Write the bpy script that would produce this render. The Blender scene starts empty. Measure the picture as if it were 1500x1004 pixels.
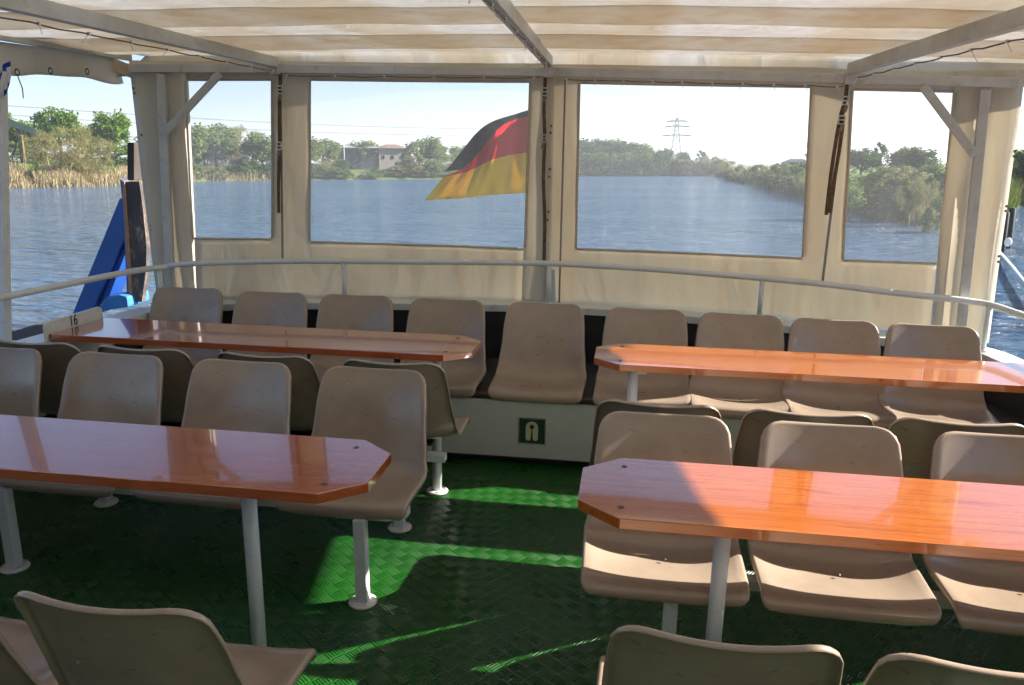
import bpy, bmesh, math, random
from mathutils import Vector, Matrix, noise
R_ = math.radians
rnd = random.Random(7)
S = bpy.context.scene
COL = S.collection

# ------------------------------------------------------------------ survey of the place
# boat frame: X across the deck, Y aft, Z up, origin on the deck in the aisle
FPX = 1167.0
CAM = Vector((.2614, -2.740, 1.7386))
def rot(yaw, pitch, roll):
    return (Matrix.Rotation(yaw, 3, 'Z') @ Matrix.Rotation(pitch, 3, 'X') @ Matrix.Rotation(roll, 3, 'Y'))
RB = rot(.1472, -.2455, -.0142)          # survey camera in the boat frame
RW = rot(.1472, -.2143, 0.0)             # the same camera against the true horizon
TILT = (RW @ RB.transposed()).to_4x4()   # heel and trim of the boat on the water
CAMW = TILT @ CAM
EYE = 3.2
ZW = CAMW.z - EYE                        # water level

def bray(u, v): return RB @ Vector(((u-750)/FPX, 1, -(v-502)/FPX))
def onY(u, v, Y):
    d = bray(u, v); return CAM + d*((Y-CAM.y)/d.y)
def onX(u, v, X):
    d = bray(u, v); return CAM + d*((X-CAM.x)/d.x)
def onZ(u, v, Z):
    d = bray(u, v); return CAM + d*((Z-CAM.z)/d.z)
def on_curve(u, v, fn):
    Y = 2.2
    for _ in range(12): Y = fn(onY(u, v, Y).x)
    return onY(u, v, Y)
def Ycanvas(X): return 2.36 - .28*((X+.25)/2.45)**2
def Yrail(X): return 2.25 - .30*((X+.25)/2.45)**2

def wray(u, v): return RW @ Vector(((u-750)/FPX, 1, -(v-502)/FPX))
def out(u, d, z=0.0):
    """a spot d metres away over the water on the bearing u, z above the water"""
    r = wray(u, 248); h = Vector((r.x, r.y, 0)).normalized()
    return Vector((CAMW.x, CAMW.y, 0)) + h*d + Vector((0, 0, ZW+z))
def zat(u, v, d):
    r = wray(u, v); return EYE + d*r.z/math.hypot(r.x, r.y)   # height above the water

# ------------------------------------------------------------------ materials
def nmat(name):
    m = bpy.data.materials.new(name); m.use_nodes = True
    nt = m.node_tree; nt.nodes.clear()
    o = nt.nodes.new('ShaderNodeOutputMaterial')
    return m, nt, o
class N:
    def __init__(s, nt): s.nt = nt
    def n(s, t, ins=None, **kw):
        x = s.nt.nodes.new(t)
        for k, v in kw.items(): setattr(x, k, v)
        for k, v in (ins or {}).items():
            if hasattr(v, 'node'): s.nt.links.new(v, x.inputs[k])
            elif hasattr(v, 'outputs'): s.nt.links.new(v.outputs[0], x.inputs[k])
            else: x.inputs[k].default_value = v
        return x
    def math(s, op, a, b=0.0, c=0.0):
        return s.n('ShaderNodeMath', {0: a, 1: b, 2: c}, operation=op).outputs[0]
    def ramp(s, fac, stops):
        r = s.n('ShaderNodeValToRGB', {0: fac}); cr = r.color_ramp
        while len(cr.elements) < len(stops): cr.elements.new(.5)
        for e, (p, c) in zip(cr.elements, stops):
            e.position = p; e.color = (c[0], c[1], c[2], 1) if not isinstance(c, (int, float)) else (c, c, c, 1)
        return r.outputs[0]
    def obj(s): return s.n('ShaderNodeTexCoord').outputs['Object']
    def mapped(s, sc, co=None):
        return s.n('ShaderNodeMapping', {'Vector': co or s.obj(), 'Scale': sc}).outputs[0]
    def noise(s, sc=5, detail=4, rough=.55, vec=None, dist=0):
        return s.n('ShaderNodeTexNoise', {'Vector': vec or s.obj(), 'Scale': sc, 'Detail': detail, 'Roughness': rough, 'Distortion': dist}).outputs[0]
    def bump(s, h, strength=.3, dist=.01, nrm=None):
        b = s.n('ShaderNodeBump', {'Height': h, 'Strength': strength, 'Distance': dist})
        if nrm: s.nt.links.new(nrm, b.inputs['Normal'])
        return b.outputs[0]
    def mix(s, f, a, b):
        x = s.nt.nodes.new('ShaderNodeMix'); x.data_type = 'RGBA'
        for i, v in ((0, f), (6, a), (7, b)):
            if hasattr(v, 'node'): s.nt.links.new(v, x.inputs[i])
            elif isinstance(v, tuple): x.inputs[i].default_value = (v[0], v[1], v[2], 1)
            else: x.inputs[i].default_value = v
        return x.outputs[2]
def c4(c): return (c[0], c[1], c[2], 1)

def simple(name, col, rough=.5, metal=0, var=.12, vsc=6, bump=.15, bsc=60, dirt=None, coat=0, spec=.5, rvar=.1):
    m, nt, o = nmat(name); k = N(nt)
    nz = k.noise(vsc, 5, .6)
    lo = tuple(x*(1-var) for x in col); hi = tuple(min(1, x*(1+var)) for x in col)
    c = k.ramp(nz, [(.3, lo), (.7, hi)])
    if dirt:
        dz = k.ramp(k.noise(vsc*2.3, 8, .7), [(.56, 0.0), (.70, 1.0)])
        c = k.mix(k.math('MULTIPLY', dz, dirt[1]), c, dirt[0])
    rz = k.math('MULTIPLY_ADD', k.noise(vsc*1.7, 4), rvar*2, rough-rvar)
    p = k.n('ShaderNodeBsdfPrincipled', {'Base Color': c, 'Roughness': rz, 'Metallic': metal, 'Coat Weight': coat,
            'Coat Roughness': .08, 'Specular IOR Level': spec, 'Normal': k.bump(k.noise(bsc, 3), bump, .002)})
    nt.links.new(p.outputs[0], o.inputs[0]); return m

M = {}
M['plastic'] = None
def plastic():
    m, nt, o = nmat('taupe plastic'); k = N(nt)
    oi = k.n('ShaderNodeObjectInfo').outputs['Random']
    base = k.mix(oi, (.275, .210, .156), (.308, .242, .186))
    nz = k.ramp(k.noise(7, 6, .65), [(.35, .88), (.7, 1.06)])
    c = k.n('ShaderNodeMix', None); c.data_type = 'RGBA'; c.blend_type = 'MULTIPLY'; c.inputs[0].default_value = 1
    nt.links.new(base, c.inputs[6]); nt.links.new(nz, c.inputs[7])
    sc = k.ramp(k.noise(1, 3, .6, vec=k.mapped((9, 60, 25)), dist=.6), [(.66, 0.0), (.70, 1.0)])
    col = k.mix(k.math('MULTIPLY', sc, .42), c.outputs[2], (.13, .095, .07))
    sp = k.ramp(k.noise(23, 5, .7), [(.66, 0.0), (.72, 1.0)])
    col = k.mix(k.math('MULTIPLY', sp, .12), col, (.17, .125, .09))
    pt = k.ramp(k.n('ShaderNodeNewGeometry').outputs['Pointiness'], [(.52, 0.0), (.60, 1.0)])
    col = k.mix(k.math('MULTIPLY', pt, .22), col, (.47, .38, .30))
    rz = k.math('MULTIPLY_ADD', k.noise(11, 5), .24, .10)
    p = k.n('ShaderNodeBsdfPrincipled', {'Base Color': col, 'Roughness': rz, 'Specular IOR Level': .65,
            'Normal': k.bump(k.noise(6, 3), .10, .01, k.bump(k.noise(220, 2), .04, .001))})
    nt.links.new(p.outputs[0], o.inputs[0]); return m
M['plastic'] = plastic()

def wood(name, a, b, rough=.12):
    m, nt, o = nmat(name); k = N(nt)
    v = k.mapped((1.1, 26, 26))
    g = k.noise(2.2, 8, .62, vec=v, dist=1.4)
    g2 = k.noise(9, 4, .6, vec=k.mapped((1.5, 60, 60)))
    c = k.ramp(g, [(.28, a), (.55, b), (.78, tuple(x*1.12 for x in b))])
    c = k.mix(k.math('MULTIPLY', g2, .45), c, tuple(x*.45 for x in a))
    big = k.ramp(k.noise(1.3, 3, .5), [(.35, 0.0), (.7, 1.0)])
    c = k.mix(k.math('MULTIPLY', big, .30), c, tuple(x*.7 for x in b))
    sp = k.ramp(k.noise(30, 2, .5, vec=k.mapped((.35, 1, 1))), [(.74, 0.0), (.77, 1.0)])
    c = k.mix(k.math('MULTIPLY', sp, .55), c, (.10, .02, .006))
    h = k.math('ADD', k.noise(5, 3, .5, vec=k.mapped((1, 5, 1))), k.math('MULTIPLY', g2, .25))
    rz = k.math('MULTIPLY_ADD', k.noise(4, 5), .14, rough-.09)
    p = k.n('ShaderNodeBsdfPrincipled', {'Base Color': c, 'Roughness': rz, 'Specular IOR Level': .6, 'Coat Weight': 1.0, 'Coat IOR': 1.68, 'Coat Roughness': .04,
            'Normal': k.bump(h, .10, .006)})
    nt.links.new(p.outputs[0], o.inputs[0]); return m
M['wood'] = wood('varnished wood', (.25, .050, .007), (.46, .122, .014))
M['wood_old'] = wood('faded varnished wood', (.28, .050, .009), (.43, .092, .016), .15)

def tread(name):
    m, nt, o = nmat(name); k = N(nt)
    sep = k.n('ShaderNodeSeparateXYZ', {0: k.n('ShaderNodeMapping', {'Vector': k.obj(), 'Scale': (19, 19, 1), 'Rotation': (0, 0, R_(38))}).outputs[0]})
    x, y = sep.outputs[0], sep.outputs[1]
    par = k.math('MODULO', k.math('ADD', k.math('ADD', k.math('FLOOR', x), k.math('FLOOR', y)), 400), 2)
    fx, fy = k.math('FRACT', x), k.math('FRACT', y)
    inv = k.math('SUBTRACT', 1, par)
    al = k.math('ADD', k.math('MULTIPLY', fx, par), k.math('MULTIPLY', fy, inv))
    ac = k.math('ADD', k.math('MULTIPLY', fy, par), k.math('MULTIPLY', fx, inv))
    bar = k.math('SUBTRACT', .5, k.math('ABSOLUTE', k.math('SUBTRACT', k.math('FRACT', k.math('MULTIPLY', ac, 5)), .5)))   # 0..0.5
    bar = k.math('SMOOTH_MIN', k.math('MULTIPLY', bar, 2), .8, .2)
    end = k.math('MULTIPLY', k.math('SUBTRACT', .42, k.math('ABSOLUTE', k.math('SUBTRACT', al, .5))), 8)
    hh = k.math('MAXIMUM', 0, k.math('MINIMUM', bar, end))
    nz = k.noise(3.2, 7, .62)
    c = k.ramp(nz, [(.3, (.004, .048, .004)), (.7, (.009, .092, .008))])
    dz = k.ramp(k.noise(8, 8, .7), [(.55, 0.0), (.72, 1.0)])
    c = k.mix(k.math('MULTIPLY', dz, .45), c, (.014, .034, .020))
    wp = k.ramp(k.noise(1.1, 5, .6), [(.50, 0.0), (.75, 1.0)])
    c = k.mix(k.math('MULTIPLY', wp, .30), c, (.012, .040, .018))
    w = k.ramp(k.noise(90, 2, .5), [(.70, 0.0), (.74, 1.0)])
    c = k.mix(k.math('MULTIPLY', w, .4), c, (.10, .22, .11))
    # worn bar tops let the grey primer through
    c = k.mix(k.math('MULTIPLY', k.math('GREATER_THAN', hh, .6), k.math('MULTIPLY', nz, .30)), c, (.02, .035, .022))
    rz = k.math('MULTIPLY_ADD', k.noise(5, 6), .34, .12)
    n1 = k.bump(hh, .9, .0042)
    n2 = k.bump(k.noise(55, 4), .25, .003, n1)
    p = k.n('ShaderNodeBsdfPrincipled', {'Base Color': c, 'Roughness': rz, 'Specular IOR Level': .55, 'Normal': n2})
    nt.links.new(p.outputs[0], o.inputs[0]); return m
M['deck'] = tread('green tread plate paint')

def fabric(name, col, trans, wrinkle=.5, patch=None, tw=.55, streak=.25):
    m, nt, o = nmat(name); k = N(nt)
    c = k.ramp(k.noise(2.2, 6, .6), [(.3, tuple(x*.86 for x in col)), (.7, col)])
    st = k.ramp(k.noise(1.0, 6, .65, vec=k.mapped((9, 9, 1.1)), dist=.5), [(.45, 0.0), (.75, 1.0)])
    c = k.mix(k.math('MULTIPLY', st, streak), c, tuple(x*y for x, y in zip(col, (.80, .66, .46))))
    gr = k.ramp(k.noise(14, 8, .75), [(.62, 0.0), (.74, 1.0)])
    c = k.mix(k.math('MULTIPLY', gr, .18), c, tuple(x*.5 for x in col))
    t = c
    if patch:
        pf = k.ramp(k.noise(1.0, 2, .5, vec=k.mapped((1.15, .16, 1))), [(.46, 0.0), (.54, 1.0)])
        t = k.mix(pf, patch[0], patch[1])
        t = k.mix(k.math('MULTIPLY', st, .5), t, tuple(x*.8 for x in patch[0]))
    else:
        t = k.mix(k.math('MULTIPLY', st, .5), trans, tuple(x*y for x, y in zip(trans, (.9, .75, .55))))
    wv = k.n('ShaderNodeTexNoise', {'Vector': k.mapped((3.5, 3.5, 1.6)), 'Scale': 1.6, 'Detail': 5, 'Distortion': 1.1}).outputs[0]
    nrm = k.bump(wv, wrinkle, .05, k.bump(k.noise(380, 1), .10, .0015))
    d = k.n('ShaderNodeBsdfDiffuse', {'Color': c, 'Roughness': .5, 'Normal': nrm})
    tr = k.n('ShaderNodeBsdfTranslucent', {'Color': t, 'Normal': nrm})
    mx = k.n('ShaderNodeMixShader', {0: tw, 1: d.outputs[0], 2: tr.outputs[0]})
    g = k.n('ShaderNodeBsdfGlossy', {'Color': (1, 1, 1, 1), 'Roughness': .42, 'Normal': nrm})
    mx2 = k.n('ShaderNodeMixShader', {0: .025, 1: mx.outputs[0], 2: g.outputs[0]})
    nt.links.new(mx2.outputs[0], o.inputs[0]); return m
M['canvas'] = fabric('cream tarpaulin', (.82, .78, .70), (.60, .555, .46), .20, tw=.45, streak=.16)
M['roof'] = fabric('cream roof tarpaulin', (.80, .74, .64), (.62, .58, .52), .25, patch=((.64, .60, .535), (.70, .70, .70)), tw=.6, streak=.08)
M['roof_strip'] = fabric('doubled roof tarpaulin', (.82, .77, .69), (.93, .90, .84), .25, tw=.82, streak=.06)

def vinyl():
    m, nt, o = nmat('clear vinyl film'); k = N(nt)
    nz = k.noise(1.0, 6, .65, vec=k.mapped((7, 7, .9)), dist=.3)
    haze = k.ramp(nz, [(.35, .055), (.60, .068), (.80, .10)])
    sc = k.ramp(k.noise(1.0, 3, .6, vec=k.mapped((60, 60, 2.2)), dist=.5), [(.71, 0.0), (.77, .22)])
    f = k.math('ADD', haze, sc)
    t = k.n('ShaderNodeBsdfTransparent', {'Color': (.93, .945, .96, 1)})
    d = k.n('ShaderNodeBsdfDiffuse', {'Color': (.80, .82, .85, 1)})
    tl = k.n('ShaderNodeBsdfTranslucent', {'Color': (.90, .93, .97, 1)})
    w = k.n('ShaderNodeMixShader', {0: .7, 1: d.outputs[0], 2: tl.outputs[0]})
    mx = k.n('ShaderNodeMixShader', {0: f, 1: t.outputs[0], 2: w.outputs[0]})
    wv = k.noise(2.2, 3, .5)
    g = k.n('ShaderNodeBsdfGlossy', {'Color': (1, 1, 1, 1), 'Roughness': .05, 'Normal': k.bump(wv, .3, .04)})
    lw = k.n('ShaderNodeFresnel', {'IOR': 1.35})
    mx2 = k.n('ShaderNodeMixShader', {0: lw.outputs[0], 1: mx.outputs[0], 2: g.outputs[0]})
    nt.links.new(mx2.outputs[0], o.inputs[0]); return m
M['vinyl'] = vinyl()
M['hem'] = simple('welded hem', (.56, .47, .35), .6, var=.1, vsc=9)
M['white'] = simple('white gloss paint', (.58, .60, .58), .32, dirt=((.30, .24, .17), .35), vsc=7, var=.06)
M['bench'] = simple('grey white bench paint', (.42, .45, .41), .42, dirt=((.25, .24, .20), .25), vsc=3, var=.08)
M['alu'] = simple('weathered aluminium', (.46, .47, .45), .48, metal=.25, dirt=((.20, .18, .14), .5), vsc=8, var=.12)
M['steelw'] = simple('white painted steel', (.54, .58, .59), .38, dirt=((.25, .20, .15), .45), vsc=11, var=.06)
M['dark'] = simple('recess black', (.020, .020, .021), .6, var=.3, vsc=5)  # near black; also carries the painted shade of the bench toe recess
M['brown'] = simple('brown bench timber', (.085, .045, .022), .55, var=.3, vsc=9)
M['polem'] = simple('dull grey pole', (.22, .215, .20), .5, metal=.3)
M['lace'] = simple('dull brass lacing eyelet', (.20, .17, .13), .5)
M['strap'] = simple('brown webbing', (.200, .135, .080), .8, var=.35, vsc=30, bump=.6, bsc=300)
M['cable'] = simple('dark cable', (.12, .095, .08), .6)
M['tie'] = simple('clear cable tie', (.62, .62, .58), .4)
M['blackm'] = simple('blackened metal', (.03, .03, .032), .45)
M['steel'] = simple('bare steel', (.45, .45, .44), .3, metal=.8)
M['blue'] = simple('blue marine paint', (.015, .085, .31), .42, dirt=((.02, .05, .16), .5), vsc=3, var=.15)
M['blue2'] = simple('faded blue plastic', (.03, .16, .42), .6, var=.25, vsc=5)
M['rust'] = None
def rust():
    m, nt, o = nmat('scraped rubber and rust'); k = N(nt)
    a = k.noise(5, 8, .7, vec=k.mapped((3, 3, 1.1)))
    c = k.ramp(a, [(.30, (.030, .026, .026)), (.52, (.075, .060, .055)), (.60, (.22, .14, .10)), (.68, (.40, .33, .29))])
    p = k.n('ShaderNodeBsdfPrincipled', {'Base Color': c, 'Roughness': .75, 'Normal': k.bump(a, .5, .02)})
    nt.links.new(p.outputs[0], o.inputs[0]); return m
M['rust'] = rust()
M['rustedge'] = simple('rusty steel edge', (.33, .17, .10), .7, dirt=((.14, .06, .03), .7), vsc=12, var=.25)
M['timber'] = simple('weathered dark timber', (.045, .035, .028), .85, var=.4, vsc=4, bump=.6, bsc=25)
M['signgreen'] = simple('dark green sign', (.008, .030, .018), .35, var=.1)
M['signpale'] = simple('pale luminescent print', (.42, .45, .28), .5, var=.08)
M['black'] = simple('black print', (.008, .008, .008), .4)
M['flagk'] = None
def cloth(name, col, t):
    m, nt, o = nmat(name); k = N(nt)
    nz = k.bump(k.noise(5, 5, .6, dist=.8), .4, .04, k.bump(k.noise(500, 1), .1, .001))
    d = k.n('ShaderNodeBsdfDiffuse', {'Color': c4(col), 'Normal': nz})
    tr = k.n('ShaderNodeBsdfTranslucent', {'Color': c4(t), 'Normal': nz})
    mx = k.n('ShaderNodeMixShader', {0: .4, 1: d.outputs[0], 2: tr.outputs[0]})
    nt.links.new(mx.outputs[0], o.inputs[0]); return m
M['flagk'] = cloth('black bunting', (.012, .013, .018), (.01, .01, .015))
M['flagr'] = cloth('red bunting', (.52, .018, .022), (.55, .02, .02))
M['flagg'] = cloth('gold bunting', (.66, .47, .020), (.66, .46, .02))
M['stream_w'] = cloth('white bunting', (.75, .77, .8), (.6, .6, .62))
M['stream_b'] = cloth('blue bunting', (.02, .10, .42), (.02, .08, .3))

def foliage(name, a, b, t=.35):
    m, nt, o = nmat(name); k = N(nt)
    g = k.n('ShaderNodeNewGeometry').outputs['Random Per Island']
    oi = k.n('ShaderNodeObjectInfo').outputs['Random']
    cl = k.ramp(k.noise(4.5, 3, .6), [(.35, 0.0), (.68, 1.0)])
    f = k.math('MULTIPLY_ADD', g, .45, k.math('MULTIPLY', cl, .55))
    c = k.mix(f, a, b)
    c = k.mix(k.math('MULTIPLY', oi, .30), c, tuple(x*y for x, y in zip(b, (1.25, 1.0, .8))))
    d = k.n('ShaderNodeBsdfDiffuse', {'Color': c})
    tr = k.n('ShaderNodeBsdfTranslucent', {'Color': c})
    mx = k.n('ShaderNodeMixShader', {0: t, 1: d.outputs[0], 2: tr.outputs[0]})
    nt.links.new(mx.outputs[0], o.inputs[0]); return m
M['leaf'] = foliage('fresh leaves', (.040, .105, .014), (.150, .260, .036))
M['leafd'] = foliage('deep green leaves', (.028, .066, .022), (.085, .145, .045))
M['willow'] = foliage('spring willow twigs', (.115, .118, .050), (.260, .250, .115))
M['scrub'] = foliage('grey green scrub', (.080, .125, .036), (.185, .250, .080))
M['reed'] = foliage('dry reeds', (.23, .19, .115), (.40, .345, .215), .25)
M['grassb'] = foliage('bank grass blades', (.055, .095, .020), (.15, .20, .055), .25)
M['bark'] = simple('bark', (.06, .045, .032), .9, var=.3, vsc=6, bump=.6, bsc=20)
def ground():
    m, nt, o = nmat('bank grass and earth'); k = N(nt)
    a = k.noise(.06, 8, .65); b = k.noise(.9, 6, .7)
    c = k.ramp(a, [(.35, (.060, .100, .022)), (.5, (.095, .140, .035)), (.68, (.17, .155, .070))])
    c = k.mix(k.math('MULTIPLY', b, .5), c, (.055, .070, .022))
    p = k.n('ShaderNodeBsdfPrincipled', {'Base Color': c, 'Roughness': .95, 'Specular IOR Level': .1, 'Normal': k.bump(b, .6, .3)})
    nt.links.new(p.outputs[0], o.inputs[0]); return m
M['ground'] = ground()
def water():
    m, nt, o = nmat('river water'); k = N(nt)
    co = k.n('ShaderNodeNewGeometry').outputs['Position']
    def layer(sc, det, s):
        v = k.n('ShaderNodeMapping', {'Vector': co, 'Scale': s, 'Rotation': (0, 0, R_(12))}).outputs[0]
        return k.noise(sc, det, .6, vec=v, dist=.35)
    h = k.math('ADD', k.math('MULTIPLY', layer(.42, 3, (.50, 1.5, 1)), 1.25), k.math('MULTIPLY', layer(1.5, 5, (.55, 1.6, 1)), .60))
    gust = k.ramp(layer(.03, 3, (.5, 1.5, 1)), [(.35, .55), (.65, 1.0)])
    hb = k.n('ShaderNodeBump', {'Height': h, 'Strength': gust, 'Distance': 1.35})
    p = k.n('ShaderNodeBsdfPrincipled', {'Base Color': (.062, .120, .205, 1), 'Roughness': .09, 'IOR': 1.333, 'Specular IOR Level': .5, 'Normal': hb.outputs[0]})
    nt.links.new(p.outputs[0], o.inputs[0]); return m
M['water'] = water()
M['slate'] = simple('dark slate cladding', (.055, .065, .085), .6, var=.2, vsc=.6)
M['plaster'] = simple('cream plaster', (.42, .37, .30), .8, var=.1, vsc=.4)
M['tile'] = simple('dull brown roof tiles', (.16, .105, .085), .8, var=.25, vsc=.8)
M['tileg'] = simple('grey fibre roof', (.22, .22, .22), .8, var=.2, vsc=.8)
M['glassd'] = simple('dark window glass', (.02, .025, .03), .1)
M['pylon'] = simple('galvanised lattice steel', (.10, .11, .12), .6, metal=.1, vsc=.5)
M['bridge'] = simple('dark green painted steel', (.010, .032, .030), .5, vsc=.6, var=.2)
M['ochre'] = simple('ochre painted wood', (.38, .25, .08), .7, vsc=2)

# ------------------------------------------------------------------ mesh helpers
def link(name, bm, mats, parent=None, smooth=False, loc=None):
    me = bpy.data.meshes.new(name); bm.normal_update(); bm.to_mesh(me); bm.free()
    if not isinstance(mats, (list, tuple)): mats = [mats]
    for m in mats: me.materials.append(m)
    if smooth:
        for p in me.polygons: p.use_smooth = True
    o = bpy.data.objects.new(name, me); COL.objects.link(o)
    if parent: o.parent = parent
    if loc is not None: o.location = loc
    return o
def empty(name, loc=(0, 0, 0), rz=0):
    o = bpy.data.objects.new(name, None); COL.objects.link(o); o.empty_display_size = .1
    o.location = loc; o.rotation_euler = (0, 0, rz); return o
BOAT = []
def tag(o, label, cat, group=None, boat=True, kind=None):
    o['label'] = label; o['category'] = cat
    if group: o['group'] = group
    if kind: o['kind'] = kind
    if boat: BOAT.append(o)
    return o
def struct(o, boat=False, kind='structure'):
    o['kind'] = kind
    if boat: BOAT.append(o)
    return o
NB = lambda: bmesh.new()
def box(bm, c, s, mtx=None, bev=0, mi=0):
    r = bmesh.ops.create_cube(bm, size=1, matrix=Matrix.Translation(c) @ (mtx or Matrix()) @ Matrix.Diagonal((s[0], s[1], s[2], 1)))
    fs = list({f for v in r['verts'] for f in v.link_faces})
    for f in fs: f.material_index = mi
    if bev:
        es = list({e for v in r['verts'] for e in v.link_edges})
        bmesh.ops.bevel(bm, geom=es, offset=bev, segments=2, affect='EDGES', profile=.6)
def bar(bm, a, b, w, h, bev=0, up=Vector((0, 0, 1))):
    a, b = Vector(a), Vector(b); d = (b-a); L = d.length; d.normalize()
    x = up.cross(d)
    if x.length < 1e-4: x = Vector((1, 0, 0))
    x.normalize(); z = d.cross(x)
    m = Matrix((x, d, z)).transposed().to_4x4()
    box(bm, (a+b)/2, (w, L, h), m, bev)
def tube(bm, pts, r, n=10, caps=True):
    pts = [Vector(p) for p in pts]; rings = []
    prev = None
    for i, p in enumerate(pts):
        t = (pts[min(i+1, len(pts)-1)] - pts[max(i-1, 0)]).normalized()
        ref = Vector((0, 0, 1)) if abs(t.z) < .9 else Vector((0, 1, 0))
        if prev is not None: x = (prev - t*prev.dot(t)).normalized()
        else: x = ref.cross(t).normalized()
        prev = x; y = t.cross(x)
        rr = r[i] if isinstance(r, (list, tuple)) else r
        rings.append([bm.verts.new(p + (x*math.cos(2*math.pi*k/n) + y*math.sin(2*math.pi*k/n))*rr) for k in range(n)])
    for a, b in zip(rings, rings[1:]):
        for k in range(n): bm.faces.new((a[k], a[(k+1) % n], b[(k+1) % n], b[k]))
    if caps:
        bm.faces.new(list(reversed(rings[0]))); bm.faces.new(rings[-1])
def lathe(bm, c, prof, n=20):
    rings = []
    for r, z in prof:
        rings.append([bm.verts.new((c[0]+r*math.cos(2*math.pi*k/n), c[1]+r*math.sin(2*math.pi*k/n), c[2]+z)) for k in range(n)])
    for a, b in zip(rings, rings[1:]):
        for k in range(n): bm.faces.new((a[k], a[(k+1) % n], b[(k+1) % n], b[k]))
    bm.faces.new(list(reversed(rings[0]))); bm.faces.new(rings[-1])
def prism(bm, pts, axis, t0, t1, bev=0):
    """extrude a polygon of 2-D points along axis"""
    def P(p, t):
        return {'x': (t, p[0], p[1]), 'y': (p[0], t, p[1]), 'z': (p[0], p[1], t)}[axis]
    a = [bm.verts.new(P(p, t0)) for p in pts]; b = [bm.verts.new(P(p, t1)) for p in pts]
    n = len(pts); fs = [bm.faces.new(list(reversed(a))), bm.faces.new(b)]
    for i in range(n): fs.append(bm.faces.new((a[i], a[(i+1) % n], b[(i+1) % n], b[i])))
    bmesh.ops.recalc_face_normals(bm, faces=fs)
    if bev:
        es = list({e for f in fs for e in f.edges})
        bmesh.ops.bevel(bm, geom=es, offset=bev, segments=2, affect='EDGES', profile=.6)
def catmull(pts, n=6):
    pts = [Vector(p) for p in pts]; o = []
    P = [pts[0]*2-pts[1]] + pts + [pts[-1]*2-pts[-2]]
    for i in range(1, len(P)-2):
        for k in range(n):
            t = k/n; a, b, c, d = P[i-1], P[i], P[i+1], P[i+2]
            o.append(.5*((2*b)+(c-a)*t+(2*a-5*b+4*c-d)*t*t+(3*b-a-3*c+d)*t**3))
    o.append(pts[-1]); return o
def grid(bm, rows, mi=0, flip=False):
    V = [[bm.verts.new(p) for p in r] for r in rows]; F = []
    for i in range(len(V)-1):
        for j in range(len(V[0])-1):
            q = (V[i][j], V[i][j+1], V[i+1][j+1], V[i+1][j])
            f = bm.faces.new(tuple(reversed(q)) if flip else q); f.material_index = mi; F.append(f)
    return V, F
ORD = ['first', 'second', 'third', 'fourth', 'fifth', 'sixth', 'seventh', 'eighth', 'ninth']

# ------------------------------------------------------------------ hull of the boat
RAILPTS = [(-2.90, -4.6, .975), (-2.87, -2, .97), (-2.83, .2, .965), (-2.80, 1.2, .95), (-2.77, 1.75, .938), (-2.70, 1.95, .933)]
for u, v in [(260, 388), (320, 385), (410, 383), (503, 383), (640, 384), (795, 386), (880, 390), (960, 395), (1118, 408), (1220, 418), (1300, 428), (1400, 439)]:
    RAILPTS.append(tuple(on_curve(u, v, Yrail)))
RAILPTS += [(2.24, 1.94, .905), (2.30, 1.70, .900), (2.38, 1.2, .898), (2.48, .2, .90), (2.55, -2, .91), (2.60, -4.6, .92)]
RAILC = catmull(RAILPTS, 5)
NR = len(RAILC)
def inward(i):
    t = RAILC[min(i+1, NR-1)] - RAILC[max(i-1, 0)]; t.z = 0; t.normalize()
    return Vector((t.y, -t.x, 0))

bm = NB(); box(bm, (-.15, -1.3, -.03), (5.5, 7.4, .06))
deck = struct(link('deck', bm, M['deck']), True)

bw = empty('bulwark')
tag(bw, 'low white bulwark with a flat cap running round the stern deck', 'bulwark')
bm = NB(); rows = []
for i, p in enumerate(RAILC):
    n = inward(i); zc = p.z - .262
    a, b = p - n*.10, p + n*.055
    rows.append([(b.x, b.y, zc-.045), (b.x, b.y, zc-.004), (b.x-n.x*.006, b.y-n.y*.006, zc), (a.x, a.y, zc), (a.x, a.y, zc-.045)])
grid(bm, rows); link('cap', bm, M['white'], bw)
bm = NB(); rows = []
for i, p in enumerate(RAILC):
    n = inward(i); zc = p.z - .30; a = p - n*.07; b = p + n*.02
    rows.append([(b.x, b.y, 0), (b.x, b.y, zc), (a.x, a.y, zc), (a.x-n.x*.05, a.y-n.y*.05, -1.6)])
grid(bm, rows, flip=False); link('side_plate', bm, M['white'], bw)
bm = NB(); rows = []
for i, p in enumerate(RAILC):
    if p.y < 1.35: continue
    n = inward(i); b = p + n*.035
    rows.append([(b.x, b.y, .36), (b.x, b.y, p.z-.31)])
grid(bm, rows); link('lining', bm, M['dark'], bw)  # near-black band along the inside of the stern bulwark

# handrail
hr = empty('handrail')
tag(hr, 'white tubular handrail curving round the stern on short posts', 'handrail')
bm = NB(); tube(bm, RAILC, .0185, 12); link('rail', bm, M['white'], hr, True)
def rail_at(u, v):
    p = on_curve(u, v, Yrail); return p
for p in [Vector((-2.72, 1.93, .933)), rail_at(503, 383), rail_at(805, 386), rail_at(1117, 408), Vector((2.235, 1.93, .905)), Vector((-2.835, 0, .965)), Vector((2.49, 0, .90))]:
    bm = NB(); tube(bm, [(p.x, p.y, p.z-.265), (p.x, p.y, p.z-.005)], .015, 10)
    lathe(bm, (p.x, p.y, p.z-.262), [(.03, 0), (.03, .008), (.017, .012)], 14)
    link('post', bm, M['white'], hr, True)

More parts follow.
